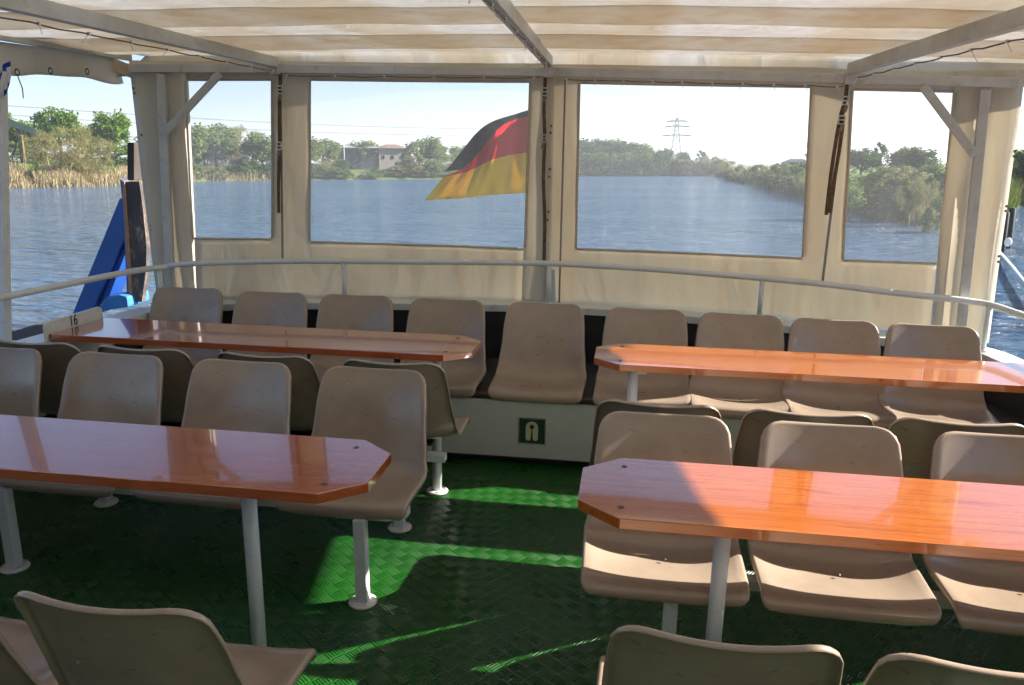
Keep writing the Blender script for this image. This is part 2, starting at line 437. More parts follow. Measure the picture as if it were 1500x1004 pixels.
# stern bench
bn = empty('stern_bench', (0, 1.4, 0))
tag(bn, 'pale grey white boxed bench base curving along the stern', 'bench')
def ybench(x): return 1.365 - .022*(x+.1)**2 - 1.4
bm = NB(); rows = []
for i in range(41):
    x = -2.72 + i*5.06/40; y = ybench(x)
    rows.append([(x, y, .045), (x, y, .365), (x, y+.012, .372)])
grid(bm, rows, flip=True); link('front_panel', bm, M['bench'], bn)
bm = NB(); grid(bm, [[(-2.72+i*5.06/40, ybench(-2.72+i*5.06/40)+.07, z) for z in (0, .07)] for i in range(41)], flip=True); link('toe_kick', bm, M['dark'], bn)  # shade under the bench painted in as a black strip
bm = NB(); rows = []
for i in range(41):
    x = -2.72 + i*5.06/40; y = ybench(x)
    rows.append([(x, y+.006, .372), (x, y+.006, .388), (x, min(y+.8, Yrail(x)-1.43), .388)])
grid(bm, rows, flip=True); link('bench_top', bm, M['dark'], bn)
for x0 in (-2.2, -1.64, -1.09, -.52, .07, .62, 1.12, 1.6):
    bm = NB(); box(bm, (x0, ybench(x0)+.03, .394), (.20, .045, .011), None, .002); link('cleat', bm, M['brown'], bn)
# life jacket sign on the bench front
sg = empty('safety_sign', (-.229, ybench(-.229)+1.4-.004, .204))
tag(sg, 'square dark green sign with a pale life jacket symbol on the bench front', 'sign')
bm = NB(); box(bm, (0, 0, 0), (.150, .004, .150), None, .001); link('plate', bm, M['signgreen'], sg)
bm = NB()
o_ = []
for k in range(13):
    a = math.pi*k/12; o_.append((.034*math.cos(a), .022+.034*math.sin(a)))
o_ += [(-.034, -.045), (-.026, -.055), (-.012, -.055), (-.006, -.045), (-.003, .012), (.003, .012), (.006, -.045), (.012, -.055), (.026, -.055), (.034, -.045)]
prism(bm, o_, 'y', -.0032, -.0022); link('life_jacket_symbol', bm, M['signpale'], sg)
bm = NB(); prism(bm, [(.013*math.cos(2*math.pi*k/16), .026+.013*math.sin(2*math.pi*k/16)) for k in range(16)], 'y', -.0042, -.0032)
box(bm, (0, -.0037, -.01), (.003, .001, .07)); link('neck_opening', bm, M['black'], sg)
bm = NB()
for s in (-1, 1):
    box(bm, (s*.0715, -.0024, 0), (.0015, .0008, .138)); box(bm, (0, -.0024, s*.0715), (.1445, .0008, .0015))
link('border', bm, M['signpale'], sg)

# ------------------------------------------------------------------ bucket chairs
PROF = [(-.242, .352), (-.253, .370), (-.251, .392), (-.234, .408), (-.195, .414), (-.13, .409), (-.06, .400), (.00, .396), (.04, .400), (.075, .416),
        (.101, .448), (.119, .49), (.138, .55), (.160, .62), (.183, .69), (.208, .755), (.224, .79), (.229, .802)]
def chair_mesh():
    pr = catmull([(0, a, b) for a, b in PROF], 2)
    L = [0]
    for a, b in zip(pr, pr[1:]): L.append(L[-1]+(b-a).length)
    T = L[-1]; NU = 20; rows = []
    def lerp(s, tab):
        for (a, x), (b, y) in zip(tab, tab[1:]):
            if s <= b:
                t = (s-a)/(b-a); t = t*t*(3-2*t); return x+(y-x)*t
        return tab[-1][1]
    for i, p in enumerate(pr):
        s = L[i]/T
        t = (pr[min(i+1, len(pr)-1)]-pr[max(i-1, 0)]).normalized()
        nr = Vector((0, -t.z, t.y))              # towards the sitter
        if nr.z < 0 and s < .8 and abs(nr.z) > .5: nr = -nr
        hw = lerp(s, [(0, .238), (.08, .249), (.45, .249), (.56, .238), (.75, .226), (1, .213)])
        for e, r in ((L[i], .055), (T-L[i], .062)):
            if e < r: hw -= r*(1-math.sqrt(max(0, 1-(1-e/r)**2)))
        cv = lerp(s, [(0, .003), (.1, .010), (.4, .032), (.55, .050), (.8, .046), (1, .042)])
        row = []
        for j in range(NU+1):
            a = -1+2*j/NU; a = math.copysign(abs(a)**.92, a)
            lift = cv*((abs(hw*a)/.245)**lerp(s, [(0, 2.8), (.45, 2.8), (.7, 2.1), (1, 1.9)]))
            sag = -.012*(1-a*a)*lerp(s, [(0, 0), (.15, .4), (.35, 1), (.5, .3), (1, 0)])
            row.append(Vector((hw*a, p.y, p.z)) + nr*(lift+sag))
        rows.append(row)
    bm = NB(); V, F = grid(bm, rows)
    bm.normal_update()
    # rolled rim: two strips folded back round the whole outline
    H, W = len(V), NU+1
    loop = [V[i][0] for i in range(H)] + [V[H-1][j] for j in range(1, W)] + [V[i][W-1] for i in range(H-2, -1, -1)] + [V[0][j] for j in range(W-2, 0, -1)]
    cen = Vector((0, -.02, .45)); n = len(loop)
    prev = loop
    base = [v.co.copy() for v in loop]; nrm = [v.normal.copy() for v in loop]
    sgn = 1 if V[4][NU//2].normal.z > 0 else -1
    outd = []
    for k in range(n):
        tg = (base[(k+1) % n]-base[k-1]).normalized(); od = tg.cross(nrm[k]*sgn).normalized()
        j = Vector((base[k].x, base[k].y*0, 0))
        outd.append(od)
    # orient outward
    ref = base[H//2] ; k0 = H//2
    if outd[k0].x*base[k0].x < 0: outd = [-o for o in outd]
    for (o, b) in ((.006, .003), (.009, .010), (.008, .019)):
        ring = [bm.verts.new(base[k]+outd[k]*o-nrm[k]*sgn*b) for k in range(n)]
        for k in range(n): bm.faces.new((prev[k], prev[(k+1) % n], ring[(k+1) % n], ring[k]))
        prev = ring
    bmesh.ops.recalc_face_normals(bm, faces=bm.faces[:])
    bm.normal_update()
    up = sum(f.normal.z for f in bm.faces if abs(f.calc_center_median().x) < .1 and f.calc_center_median().z < .45)
    if up < 0: bmesh.ops.reverse_faces(bm, faces=bm.faces[:])
    bmesh.ops.solidify(bm, geom=bm.faces[:], thickness=.0045)
    return bm
proto = link('bucket_chair', chair_mesh(), M['plastic'], None, True)
CH_MESH = proto.data
bm = NB(); lathe(bm, (.01, -.06, .4010), [(.0065, 0), (.0065, .0015), (.004, .003)], 10)
bolt_proto = link('bolt', bm, M['blackm'], proto)
bm = NB(); box(bm, (0, -.03, .372), (.26, .16, .012), None, .002)
pad_proto = link('mounting_plate', bm, M['blackm'], proto)
first = [True]
def chair(x, y, rz, label, group, z=0):
    if first[0]: o = proto; first[0] = False
    else:
        o = proto.copy(); COL.objects.link(o)
        for ch in (bolt_proto, pad_proto):
            c = ch.copy(); COL.objects.link(c); c.parent = o
    o.location = (x, y, z); o.rotation_euler = (0, 0, rz+R_(rnd.uniform(-1.2, 1.2)))
    tag(o, label, 'chair', group); return o
G = 'taupe bucket chairs'
for i, (x, yt) in enumerate([(-2.45, 1.84), (-1.89, 1.815), (-1.355, 1.83), (-.80, 1.825), (-.217, 1.825), (.360, 1.795), (.872, 1.76), (1.362, 1.72), (1.848, 1.695)]):
    if i == 4: lb = 'glossy tan bucket chair alone at the middle of the stern bench, between both rear tables'
    elif i < 4: lb = 'taupe bucket chair on the stern bench behind rear left table, %s from left' % ORD[i]
    else: lb = 'taupe bucket chair on the stern bench behind rear right table, %s from the aisle' % ORD[i-5]
    chair(x, yt-.235, R_(-2*(x+.2)*.6), lb, 'bucket chairs along the stern bench', .02)
for i, x in enumerate((-0.777, -1.367, -1.953, -2.535)):
    chair(x, .14, 0, 'taupe bucket chair facing the front left table, %s from the aisle' % ORD[i], 'bucket chairs behind the front left table')
for i, x in enumerate((-0.734, -1.317, -1.902, -2.45)):
    chair(x, .655, math.pi, 'dark backed bucket chair turned towards the rear left table, %s from the aisle' % ORD[i], 'bucket chairs before the rear left table', .015)
for i, x in enumerate((0.41, 0.962, 1.519, 2.073)):
    chair(x, -.243, 0, 'sunlit tan bucket chair facing the front right table, %s from the aisle' % ORD[i], 'bucket chairs behind the front right table', .006)
for i, x in enumerate((0.393, 0.918, 1.431, 1.96)):
    chair(x, .30, math.pi, 'dark backed bucket chair turned towards the rear right table, %s from the aisle' % ORD[i], 'bucket chairs before the rear right table', .015)
for i, x in enumerate((-.728, -1.295, -1.86)):
    chair(x-.055, -1.20, math.pi, 'bucket chair in the bottom left foreground seen from behind, %s from the aisle' % ORD[i], 'bucket chairs in the foreground')
for i, x in enumerate((.487, 1.000, 1.52)):
    chair(x, -1.105, math.pi, 'bucket chair in the bottom right foreground seen from behind, %s from the aisle' % ORD[i], 'bucket chairs in the foreground')
for i, x in enumerate((1.10,)):
    chair(x, -1.66, 0, 'bucket chair facing the viewer, only its top edge at the bottom right corner', 'bucket chairs in the foreground', .02)

# seat frames
def seat_support(y, x0, x1, legs, label, dy=0):
    f = empty('seat_support', ((x0+x1)/2, y, 0)); cx = (x0+x1)/2
    tag(f, label, 'seat frame', 'white steel frames carrying the chairs')
    bm = NB(); box(bm, (0, 0, .366), (x1-x0, .05, .034), None, .004); link('beam', bm, M['steelw'], f)
    for lx in legs:
        bm = NB(); box(bm, (lx-cx, dy, .182), (.045, .045, .352), None, .003); l = link('leg', bm, M['steelw'], f)
        bm = NB(); lathe(bm, (lx-cx, dy, 0), [(.054, .0005), (.056, .005), (.052, .011), (.03, .013)], 24)
        for q in range(4): lathe(bm, (lx-cx+.041*math.cos(q*1.57+.6), dy+.041*math.sin(q*1.57+.6), .009), [(.006, 0), (.006, .006), (.003, .008)], 6)
        fp = link('foot_plate', bm, M['white'], l, True)
    return f
seat_support(-.03, -2.72, -.53, (-.70, -2.2), 'white steel beam and square legs under the chairs behind the front left table', -.07)
seat_support(.52, -2.72, -.515, (-.735, -2.22), 'white steel beam and square legs under the chairs before the rear left table')
seat_support(-.33, .20, 2.30, (.445, 1.79), 'white steel beam and square legs under the chairs behind the front right table', -.05)
seat_support(.235, .20, 2.35, (.46, 1.79), 'white steel beam and square legs under the chairs before the rear right table')
seat_support(-1.22, -2.72, -.53, (-.74, -2.1), 'white steel beam and square legs under the left foreground chairs')
seat_support(-1.16, .28, 2.35, (.49, 1.9), 'white steel beam and square legs under the right foreground chairs')

# ------------------------------------------------------------------ tables
def table(xa, xw, y0, label, mat, legx, legy, sign=False, lean=0):
    W, ca, cb, H, th = .443, .122, .105, .74, .033
    s = 1 if xa > xw else -1
    t = empty('table', (xa, y0+W/2, 0)); tag(t, label, 'table', 'long varnished tables')
    a, b = -W/2, W/2
    pts = [(0, a+cb), (0, b-cb), (-s*ca, b), (xw-xa, b), (xw-xa, a), (-s*ca, a)]
    bm = NB(); prism(bm, pts, 'z', H-th, H, .0025); link('tabletop', bm, mat, t)
    for (dx, dy) in ((-s*.13, W/2-.075), (-s*.125, -W/2+.07)):
        bm = NB(); lathe(bm, (dx, dy, H), [(.009, 0.0003), (.009, .0012), (.004, .0016)], 12); link('bolt', bm, M['blackm'], t)
    bm = NB(); lx, ly = legx-xa, legy-(y0+W/2)
    tube(bm, [(lx+lean, ly, 0), (lx, ly, H-th-.004)], .0245, 16)
    l = link('leg', bm, M['steelw'], t, True)
    bm = NB(); lathe(bm, (lx+lean, ly, 0), [(.055, .0005), (.057, .005), (.052, .012), (.03, .014)], 24)
    for q in range(4): lathe(bm, (lx+lean+.042*math.cos(q*1.57+.3), ly+.042*math.sin(q*1.57+.3), .010), [(.006, 0), (.006, .006), (.003, .008)], 6)
    link('foot_plate', bm, M['white'], l, True)
    bm = NB(); box(bm, (lx-s*.04, 0, H-th-.012), (.045, W*.74, .022), None, .002); link('bracket', bm, M['steelw'], t)
    return t
table(-.4877, -2.74, -.706, 'dark red brown table at lower left with lavender reflections and chamfered end', M['wood_old'], -.93, -.50)
table(.1435, 2.42, -.706, 'bright orange sunlit table at lower right with chamfered end', M['wood'], .575, -.50, lean=-.004)
tl = table(-.4858, -2.70, .863, 'faded brown table at rear left with the number 16 board at its wall end', M['wood_old'], -.66, .935)
tr = table(.1103, 2.30, .863, 'orange brown table at rear right before the stern chairs', M['wood'], .30, .935)

for t_ in (tl, tr): t_.rotation_euler.x = R_(-.9)
# number board
nb = empty('number_board', (-2.712, 1.085, .70)); tag(nb, 'white rounded board with black number 16 at the wall end of the rear left table', 'sign')
bm = NB(); pts = []
for (cx, cz, a0) in ((.20, .075, 0), (-.20, .075, 90)):
    for k in range(7):
        a = R_(a0+15*k); pts.append((cx+.03*math.cos(a), cz+.03*math.sin(a)))
pts += [(-.23, -.03), (.23, -.03)]
prism(bm, pts, 'x', -.006, .006, .001); link('board', bm, M['white'], nb)
def digits(parent, txt, loc, size):
    cu = bpy.data.curves.new('number', 'FONT'); cu.body = txt; cu.size = size; cu.extrude = .0008; cu.align_x = 'CENTER'
    cu.materials.append(M['black'])
    to = bpy.data.objects.new('number', cu); me = bpy.data.meshes.new_from_object(to); bpy.data.objects.remove(to)
    o = bpy.data.objects.new('number', me); COL.objects.link(o); o.parent = parent
    o.location = loc; o.rotation_euler = (R_(90), 0, R_(90)); o.scale = (.78, 1, 1); return o
digits(nb, '16', (.0075, -.015, .047), .085)

# ------------------------------------------------------------------ canopy frame
cf = empty('canopy_frame', (-.2, 2.3, 0)); cf_o = Vector((-.2, 2.3, 0))
tag(cf, 'grey aluminium canopy frame of square tube beams, corner posts and diagonal braces', 'canopy frame')
def part_bar(name, a, b, w, h, mat=M['alu']):
    bm = NB(); bar(bm, Vector(a)-cf_o, Vector(b)-cf_o, w, h, .004); return link(name, bm, mat, cf)
BEAM = [on_curve(u, v, Ycanvas)+Vector((0, -.045, .028)) for u, v in ((196, 108), (410, 109), (805, 114), (1240, 124), (1486, 131))]
for a, b in zip(BEAM, BEAM[1:]):
    d = (b-a).normalized()*.004
    part_bar('stern_beam', a+d, b-d, .05, .052)
JL, JC, JR = BEAM[1], BEAM[2], BEAM[3]
up = Vector((0, 0, .036))
part_bar('side_beam', (JL.x, JL.y-.03, JL.z+.036), (-1.93, -4.4, 2.20), .05, .062)
part_bar('centre_beam', (JC.x, JC.y-.03, JC.z+.058), (-.17, -4.4, 2.245), .05, .058)
part_bar('side_beam', (JR.x, JR.y-.03, JR.z+.050), (1.60, -4.4, 2.13), .05, .062)
for J in (JL, JC, JR):
    bm = NB(); box(bm, J-cf_o+Vector((0, -.012, -.002)), (.058, .06, .062), None, .003); link('bracket', bm, M['alu'], cf)
def post_at(ut, vt, ub, vb, w=.05):
    a = on_curve(ut, vt, lambda X: Ycanvas(X)-.045); b = on_curve(ub, vb, lambda X: Ycanvas(X)-.045)
    d = (b-a)/(a.z-b.z); b = b + d*(b.z-.60)
    return a, b
a, b = post_at(237, 109, 250, 418); LP = (a, b); part_bar('corner_post', a, b, .05, .05)
a, b = post_at(1443, 132, 1408, 480); RP = (a, b); part_bar('corner_post', a, b, .05, .05)
f_ = lambda X: Ycanvas(X)-.075
part_bar('brace', on_curve(322, 108, f_), on_curve(243, 193, f_), .03, .045)
part_bar('brace', on_curve(1352, 126, f_), on_curve(1428, 228, f_), .03, .045)
part_bar('side_edge_beam', (-2.96, 2.2, 2.235), (-2.98, -4.4, 2.215), .035, .045)
part_bar('side_edge_beam', (2.44, 2.2, 2.16), (2.80, .2, 2.15), .035, .045)
part_bar('side_edge_beam', (2.80, .19, 2.15), (2.84, -4.4, 2.15), .035, .045)
# centre foot of the frame between the two screens
a, b = on_curve(809, 395, lambda X: Ycanvas(X)-.05), on_curve(811, 452, lambda X: Ycanvas(X)-.05)
bm = NB(); bar(bm, a-cf_o, b-cf_o, .045, .03, .004); link('foot_bracket', bm, M['steelw'], cf)

# unseen bulkhead added behind the viewer to block light from there
wh = empty('light_blocker_bulkhead', (-.15, -3.45, 0)); tag(wh, 'unseen dark wall with two windows and a door, added behind the viewer to block light', 'wall')
bm = NB(); box(bm, (0, 0, .55), (5.3, .06, 1.1), None, .004); box(bm, (0, 0, 1.98), (5.3, .06, .36), None, .004)
for x in (-2.45, -.7, .7, 2.45): box(bm, (x, 0, 1.45), (.40, .058, .72))
link('wall_panel', bm, simple('dark brown blocker panelling', (.10, .075, .055), .5, vsc=3), wh)
for x in (-1.57, 1.57):
    bm = NB(); box(bm, (x, -.005, 1.45), (1.36, .012, .71)); link('window', bm, M['glassd'], wh)
bm = NB(); box(bm, (0, .036, 1.0), (.8, .014, 1.9), None, .004); link('door', bm, M['steelw'], wh)
# canopy roof
EDGE_R = [(2.50, 2.42), (2.50, 2.0), (2.56, 1.5), (2.63, 1.05), (2.77, .6), (2.82, 0), (2.84, -4.5)]
def xr(y):
    for (xa, ya), (xb, yb) in zip(EDGE_R, EDGE_R[1:]):
        if ya >= y >= yb: return xa+(xb-xa)*(ya-y)/(ya-yb)
    return EDGE_R[0][0] if y > EDGE_R[0][1] else EDGE_R[-1][0]
XL = -3.0
def zroof(x, y):
    t = (x+.2)/2.8
    base = 2.262 - .028*t*t - .012*t - .028*max(0, t)
    rip = .016*math.sin((y-.5)/.83*2*math.pi) + .006*noise.noise(Vector((x*.8, y*2.2, 3)))
    return base + rip
bm = NB(); rows = []
for i in range(110):
    y = 2.40 - i*6.9/109; r = []
    for j in range(61):
        x = XL + (xr(y)-XL)*j/60; r.append((x, y, zroof(x, y)))
    rows.append(r)
grid(bm, rows)
rf = link('canopy_roof', bm, M['roof'], None, True)
md = rf.modifiers.new('thickness', 'SOLIDIFY'); md.thickness = .002
tag(rf, 'stretched cream tarpaulin roof over the deck with hanging side flaps', 'canopy')
# doubled strips across the roof
for (ya, yb) in ((1.84, 1.33), (.95, .50), (.11, -.33), (-.74, -1.2), (-1.6, -2.1), (-2.5, -3.0)):
    bm = NB(); rows = []
    for i in range(8):
        t = i/7; y = ya+(yb-ya)*t; r = []
        for j in range(61):
            x = XL+.06+(xr(y)-XL-.12)*j/60
            sag = .012 + .020*math.sin(math.pi*t) + .006*noise.noise(Vector((x*2.5, y*3, 9)))
            r.append((x, y + .012*noise.noise(Vector((x*1.5, ya, 1))), zroof(x, y)-sag))
        rows.append(r)
    grid(bm, rows); st = link('roof_strip', bm, M['roof_strip'], rf, True)
    md = st.modifiers.new('thickness', 'SOLIDIFY'); md.thickness = .0015
# the roof sheet turns down over the stern beam
bm = NB(); rows = []
for j in range(81):
    x = XL+.02+(2.48-XL)*j/80; y0 = 2.40; zt_ = zroof(x, y0); y1 = Ycanvas(x)+.045
    zl = 2.137-.0085*(x+.25)-.004*(x+.25)**2
    r = []
    for k in range(9):
        q = k/8; r.append((x, y0+(y1-y0)*q+.03*math.sin(math.pi*q), zt_+(zl-.02-zt_)*q+.003*math.sin(x*11)*q))
    rows.append(r)
grid(bm, rows); o = link('stern_flap', bm, M['roof'], rf, True)
md = o.modifiers.new('thickness', 'SOLIDIFY'); md.thickness = .002
# stern and side flaps
def flap(pts, hang, seed, eyelets=0):
    bm = NB(); rows = []; P = catmull(pts, 14); n = len(P)
    for i, p in enumerate(P):
        t = (P[min(i+1, n-1)]-P[max(i-1, 0)]).normalized(); nx = Vector((-t.y, t.x, 0))
        r = []
        for k in range(7):
            q = k/6; s = i*.13
            w = (.018*math.sin(s*2.1+seed)+.012*math.sin(s*4.7+seed*2))*q
            dz = -hang*q*(1+.07*math.sin(s*2.9+seed)+.04*math.sin(s*5.3))
            r.append(p + nx*(w + .01*q) + Vector((0, 0, dz)))
        rows.append(r)
    grid(bm, rows); o = link('side_flap', bm, M['canvas'], rf, True)
    md = o.modifiers.new('thickness', 'SOLIDIFY'); md.thickness = .002
    return rows
rows = flap([(-3.0, 2.12, 2.225), (-3.0, 1.5, 2.215), (-3.0, .8, 2.20), (-3.0, 0, 2.20), (-3.0, -2, 2.20), (-3.0, -4.4, 2.20)], .150, .6)
flap([(xr(y), y, zroof(xr(y), y)+.002) for y in (2.3, 1.9, 1.5, 1.05, .6, 0, -1, -2.4, -4.4)], .055, 2.2)
for u, v in ((22, 106), (71, 104), (125, 105), (-40, 108)):
    p = onX(u, v, -2.955); bm = NB()
    for s, (ro, ri, mt) in enumerate(((.019, .010, 0),)):
        n = 18; A = [bm.verts.new((p.x+.012, p.y+ro*math.cos(2*math.pi*k/n), p.z+ro*math.sin(2*math.pi*k/n))) for k in range(n)]
        B = [bm.verts.new((p.x+.012, p.y+ri*math.cos(2*math.pi*k/n), p.z+ri*math.sin(2*math.pi*k/n))) for k in range(n)]
        for k in range(n): bm.faces.new((A[k], A[(k+1) % n], B[(k+1) % n], B[k]))
        C = [bm.verts.new((p.x+.013, p.y+ri*math.cos(2*math.pi*k/n), p.z+ri*math.sin(2*math.pi*k/n))) for k in range(n)]
        f = bm.faces.new(C); f.material_index = 1
    link('eyelet', bm, [M['blackm'], M['stream_w']], rf)
# dangling cord
bm = NB(); a = onX(26, 112, -3.0); tube(bm, [a, a+Vector((.01, .01, -.06)), a+Vector((0, .02, -.11))], .003, 6)
link('cord', bm, M['cable'], rf)
# bracket sheet at the left end of the stern beam
bm = NB(); a = on_curve(182, 101, Ycanvas)
box(bm, a, (.13, .004, .075), Matrix.Rotation(R_(24), 4, 'Y') @ Matrix.Rotation(R_(20), 4, 'Z'), .001); link('corner_patch', bm, M['hem'], rf)

# ------------------------------------------------------------------ canvas screens
def screen(label, edgeL, edgeR, wins, back, seed, foldL=0, foldR=0):
    """edge: (u_top, v_top, u_bottom, v_bottom); windows by their four sides"""
    def X(e, z):
        a = on_curve(e[0], e[1], Ycanvas); b = on_curve(e[2], e[3], Ycanvas)
        t = (a.z-z)/(a.z-b.z); return a.x+(b.x-a.x)*t
    cols = [edgeL]
    for w in wins: cols += [w[0], w[1]]
    cols.append(edgeR)
    zt = [on_curve(c[0], c[1], Ycanvas).z for c in cols]
    zb = [on_curve(c[2], c[3], Ycanvas).z for c in cols]
    zt[0] = zt[1]; zb[0] = zb[1]; zt[-1] = zt[-2]; zb[-1] = zb[-2]
    zbot = [.66+.06*(1-((c[2]-800)/620)**2) for c in cols]
    def disp(x, z, k):
        w = back + .012*noise.noise(Vector((x*2.2, z*1.1, seed)))+.006*noise.noise(Vector((x*7, z*3, seed+4)))
        lo = max(0, 1.05-z)
        w += .02*lo*math.sin(x*9+seed)
        if k == 0: w += foldL*math.sin(x*34)*.5
        if k == 2*len(wins): w += foldR*math.sin(x*30)*.5
        return w
    sc = empty('canvas_screen', (0, 0, 0)); tag(sc, label, 'canvas screen', 'canvas screens closing the stern')
    bm = NB(); panes = []
    for k in range(len(cols)-1):
        hole = k % 2 == 1
        A, B = cols[k], cols[k+1]
        nx = max(6, int(abs(X(B, 1.5)-X(A, 1.5))/.05))
        def P(i, z):
            xa, xb = X(A, z), X(B, z); x = xa+(xb-xa)*i/nx
            return Vector((x, Ycanvas(x)+disp(x, z, k), z))
        def lv(i, a, b): return a+(b-a)*i/nx
        segs = [(2.205, None), ('t', None), ('b', None), ('o', None)]
        def zlev(i, s): return {'T': lv(i, zt[k], zt[k+1])+.115, 't': lv(i, zt[k], zt[k+1]), 'b': lv(i, zb[k], zb[k+1]), 'o': lv(i, zbot[k], zbot[k+1])}[s]
        for s0, s1, n in (('T', 't', 3), ('t', 'b', 20), ('b', 'o', 9)):
            rows = []
            for r in range(n+1):
                rows.append([P(i, zlev(i, s0)+(zlev(i, s1)-zlev(i, s0))*r/n) for i in range(nx+1)])
            if hole and s0 == 't':
                panes.append((rows, k)); continue
            grid(bm, rows)
    bmesh.ops.remove_doubles(bm, verts=bm.verts[:], dist=.0005)
    o = link('sheet', bm, M['canvas'], sc, True)
    md = o.modifiers.new('thickness', 'SOLIDIFY'); md.thickness = .0022
    for rows, k in panes:
        bm = NB(); rr = [[p+Vector((0, .004+.004*noise.noise(Vector((p.x*3, p.z*3, seed+7))), 0)) for p in r] for r in rows]
        # the film runs 12 mm behind the canvas all round
        def grow(p, q): return p+(p-q).normalized()*.012
        rr = [[grow(r[0], r[1])]+r+[grow(r[-1], r[-2])] for r in rr]
        rr = [[grow(a, b) for a, b in zip(rr[0], rr[1])]]+rr+[[grow(a, b) for a, b in zip(rr[-1], rr[-2])]]
        grid(bm, rr); link('window_pane', bm, M['vinyl'], sc, True)
        # welded hem strip round the opening
        bm = NB(); e = .014; off = Vector((0, -.0035, 0))
        def strip(line, dirv):
            grid(bm, [[p+off for p in line], [p+off+dirv*e for p in line]])
        strip(rows[0], Vector((0, 0, 1))); strip(rows[-1], Vector((0, 0, -1)))
        strip([r[0] for r in rows], Vector((-1, 0, 0))); strip([r[-1] for r in rows], Vector((1, 0, 0)))
        h = link('window_hem', bm, M['canvas'], sc, True)
        md = h.modifiers.new('thickness', 'SOLIDIFY'); md.thickness = .0015
    return sc
def mk(lbl, eL, eR, W, seed, fl, fr, back=0):
    return screen(lbl, eL, eR, W, back, seed, fl, fr)
# windows are given as left and right edges
WL = [((272, 119, 284, 348), (397, 119, 397, 349)), ((456, 119, 455, 353), (775, 122, 767, 363))]
WR = [((850, 123, 845, 364), (1188, 129, 1175, 378)), ((1252, 133, 1238, 381), (1400, 136, 1375, 386))]
scL = mk('cream canvas screen with two clear windows left of the centre post', (193, 119, 222, 352), (809, 122, 802, 363), WL, 1.3, .045, .012)
scR = mk('cream canvas screen with two clear windows right of the centre post', (806, 123, 800, 363), (1499, 137, 1468, 390), WR, 4.7, .0, .05, .028)
# rows of small lacing holes
def holes(parent, pts):
    for a in pts:
        p = on_curve(a[0], a[1], Ycanvas) + Vector((0, -.02, 0)); bm = NB()
        n = 10; f = bm.faces.new([bm.verts.new((p.x+.008*math.cos(2*math.pi*k/n), p.y, p.z+.008*math.sin(2*math.pi*k/n))) for k in range(n)])
        bmesh.ops.solidify(bm, geom=bm.faces[:], thickness=.003)
        link('eyelet', bm, M['lace'], parent)
holes(scL, [(198, 130), (200, 137), (210, 198), (215, 262), (216, 270), (222, 330), (223, 337)])
holes(scR, [(808, 185), (807, 195), (806, 248), (805, 259), (804, 310), (803, 322), (1484, 222), (1483, 229), (1472, 302), (1471, 309), (1461, 375), (1460, 383)])

# seam poles and webbing straps
def pole(a, b, label, w=.016):
    fn = lambda X: Ycanvas(X)-.028
    p, q = on_curve(a[0], a[1], fn), on_curve(b[0], b[1], fn)
    bm = NB(); bar(bm, Vector((0, 0, 0)), q-p, w, w*.7, .002); o = link('seam_pole', bm, M['polem'], None, False, p)
    tag(o, label, 'pole', 'thin poles along the canvas seams')
pole((411, 112), (414, 386), 'thin grey pole on the canvas seam beside the left strap')
pole((828, 117), (819, 445), 'thin dark grey pole just right of the centre strap')
pole((1240, 128), (1204, 419), 'slanting grey pole on the canvas seam beside the right strap', .020)
def strap(pts, label, buckles, w=.023, pts2=None):
    fn = lambda X: Ycanvas(X)-.050
    s = empty('webbing_strap', on_curve(pts[0][0], pts[0][1], fn)); o0 = s.location.copy()
    tag(s, label, 'strap', 'brown webbing straps on the canvas')
    for pp in (pts, pts2):
        if not pp: continue
        P = catmull([on_curve(u, v, fn)-o0+Vector((0, -.006*(i % 2), 0)) for i, (u, v) in enumerate(pp)], 4)
        bm = NB(); rows = [[p+Vector((-w/2, 0, 0)), p+Vector((0, -.004, 0)), p+Vector((w/2, 0, 0))] for p in P]
        grid(bm, rows); bmesh.ops.solidify(bm, geom=bm.faces[:], thickness=.004); link('band', bm, M['strap'], s)
    for (u, v) in buckles:
        c = on_curve(u, v, fn)-o0+Vector((0, -.012, 0)); bm = NB()
        for dz in (-.022, .0, .022): box(bm, c+Vector((0, 0, dz)), (w+.014, .010, .008), None, .002)
        for dx in (-1, 1): box(bm, c+Vector((dx*(w/2+.005), 0.0005, 0)), (.006, .009, .046), None, .001)
        link('buckle', bm, M['steel'], s)
        bm = NB(); box(bm, c+Vector((.002, -.008, -.045)), (w*.9, .016, .038), Matrix.Rotation(.3, 4, 'Y'), .004); link('knot', bm, M['strap'], s)
strap([(411, 96), (411, 128), (409, 170), (410, 215), (408, 265), (409, 312)], 'brown webbing strap with two buckles hanging between the left windows', [(411, 132), (410, 214)])
strap([(799, 112), (797, 160), (798, 205), (796, 260), (798, 320), (797, 384)], 'long brown strap with buckles hanging at the centre of the canvas', [(798, 135), (796, 203)], .022)
strap([(1241, 120), (1238, 145), (1231, 172), (1222, 220), (1216, 265), (1210, 315)], 'doubled brown strap with a knot hanging beside the far right window', [(1238, 148), (1232, 176)], .022,
      [(1236, 172), (1229, 220), (1222, 265), (1216, 312)])

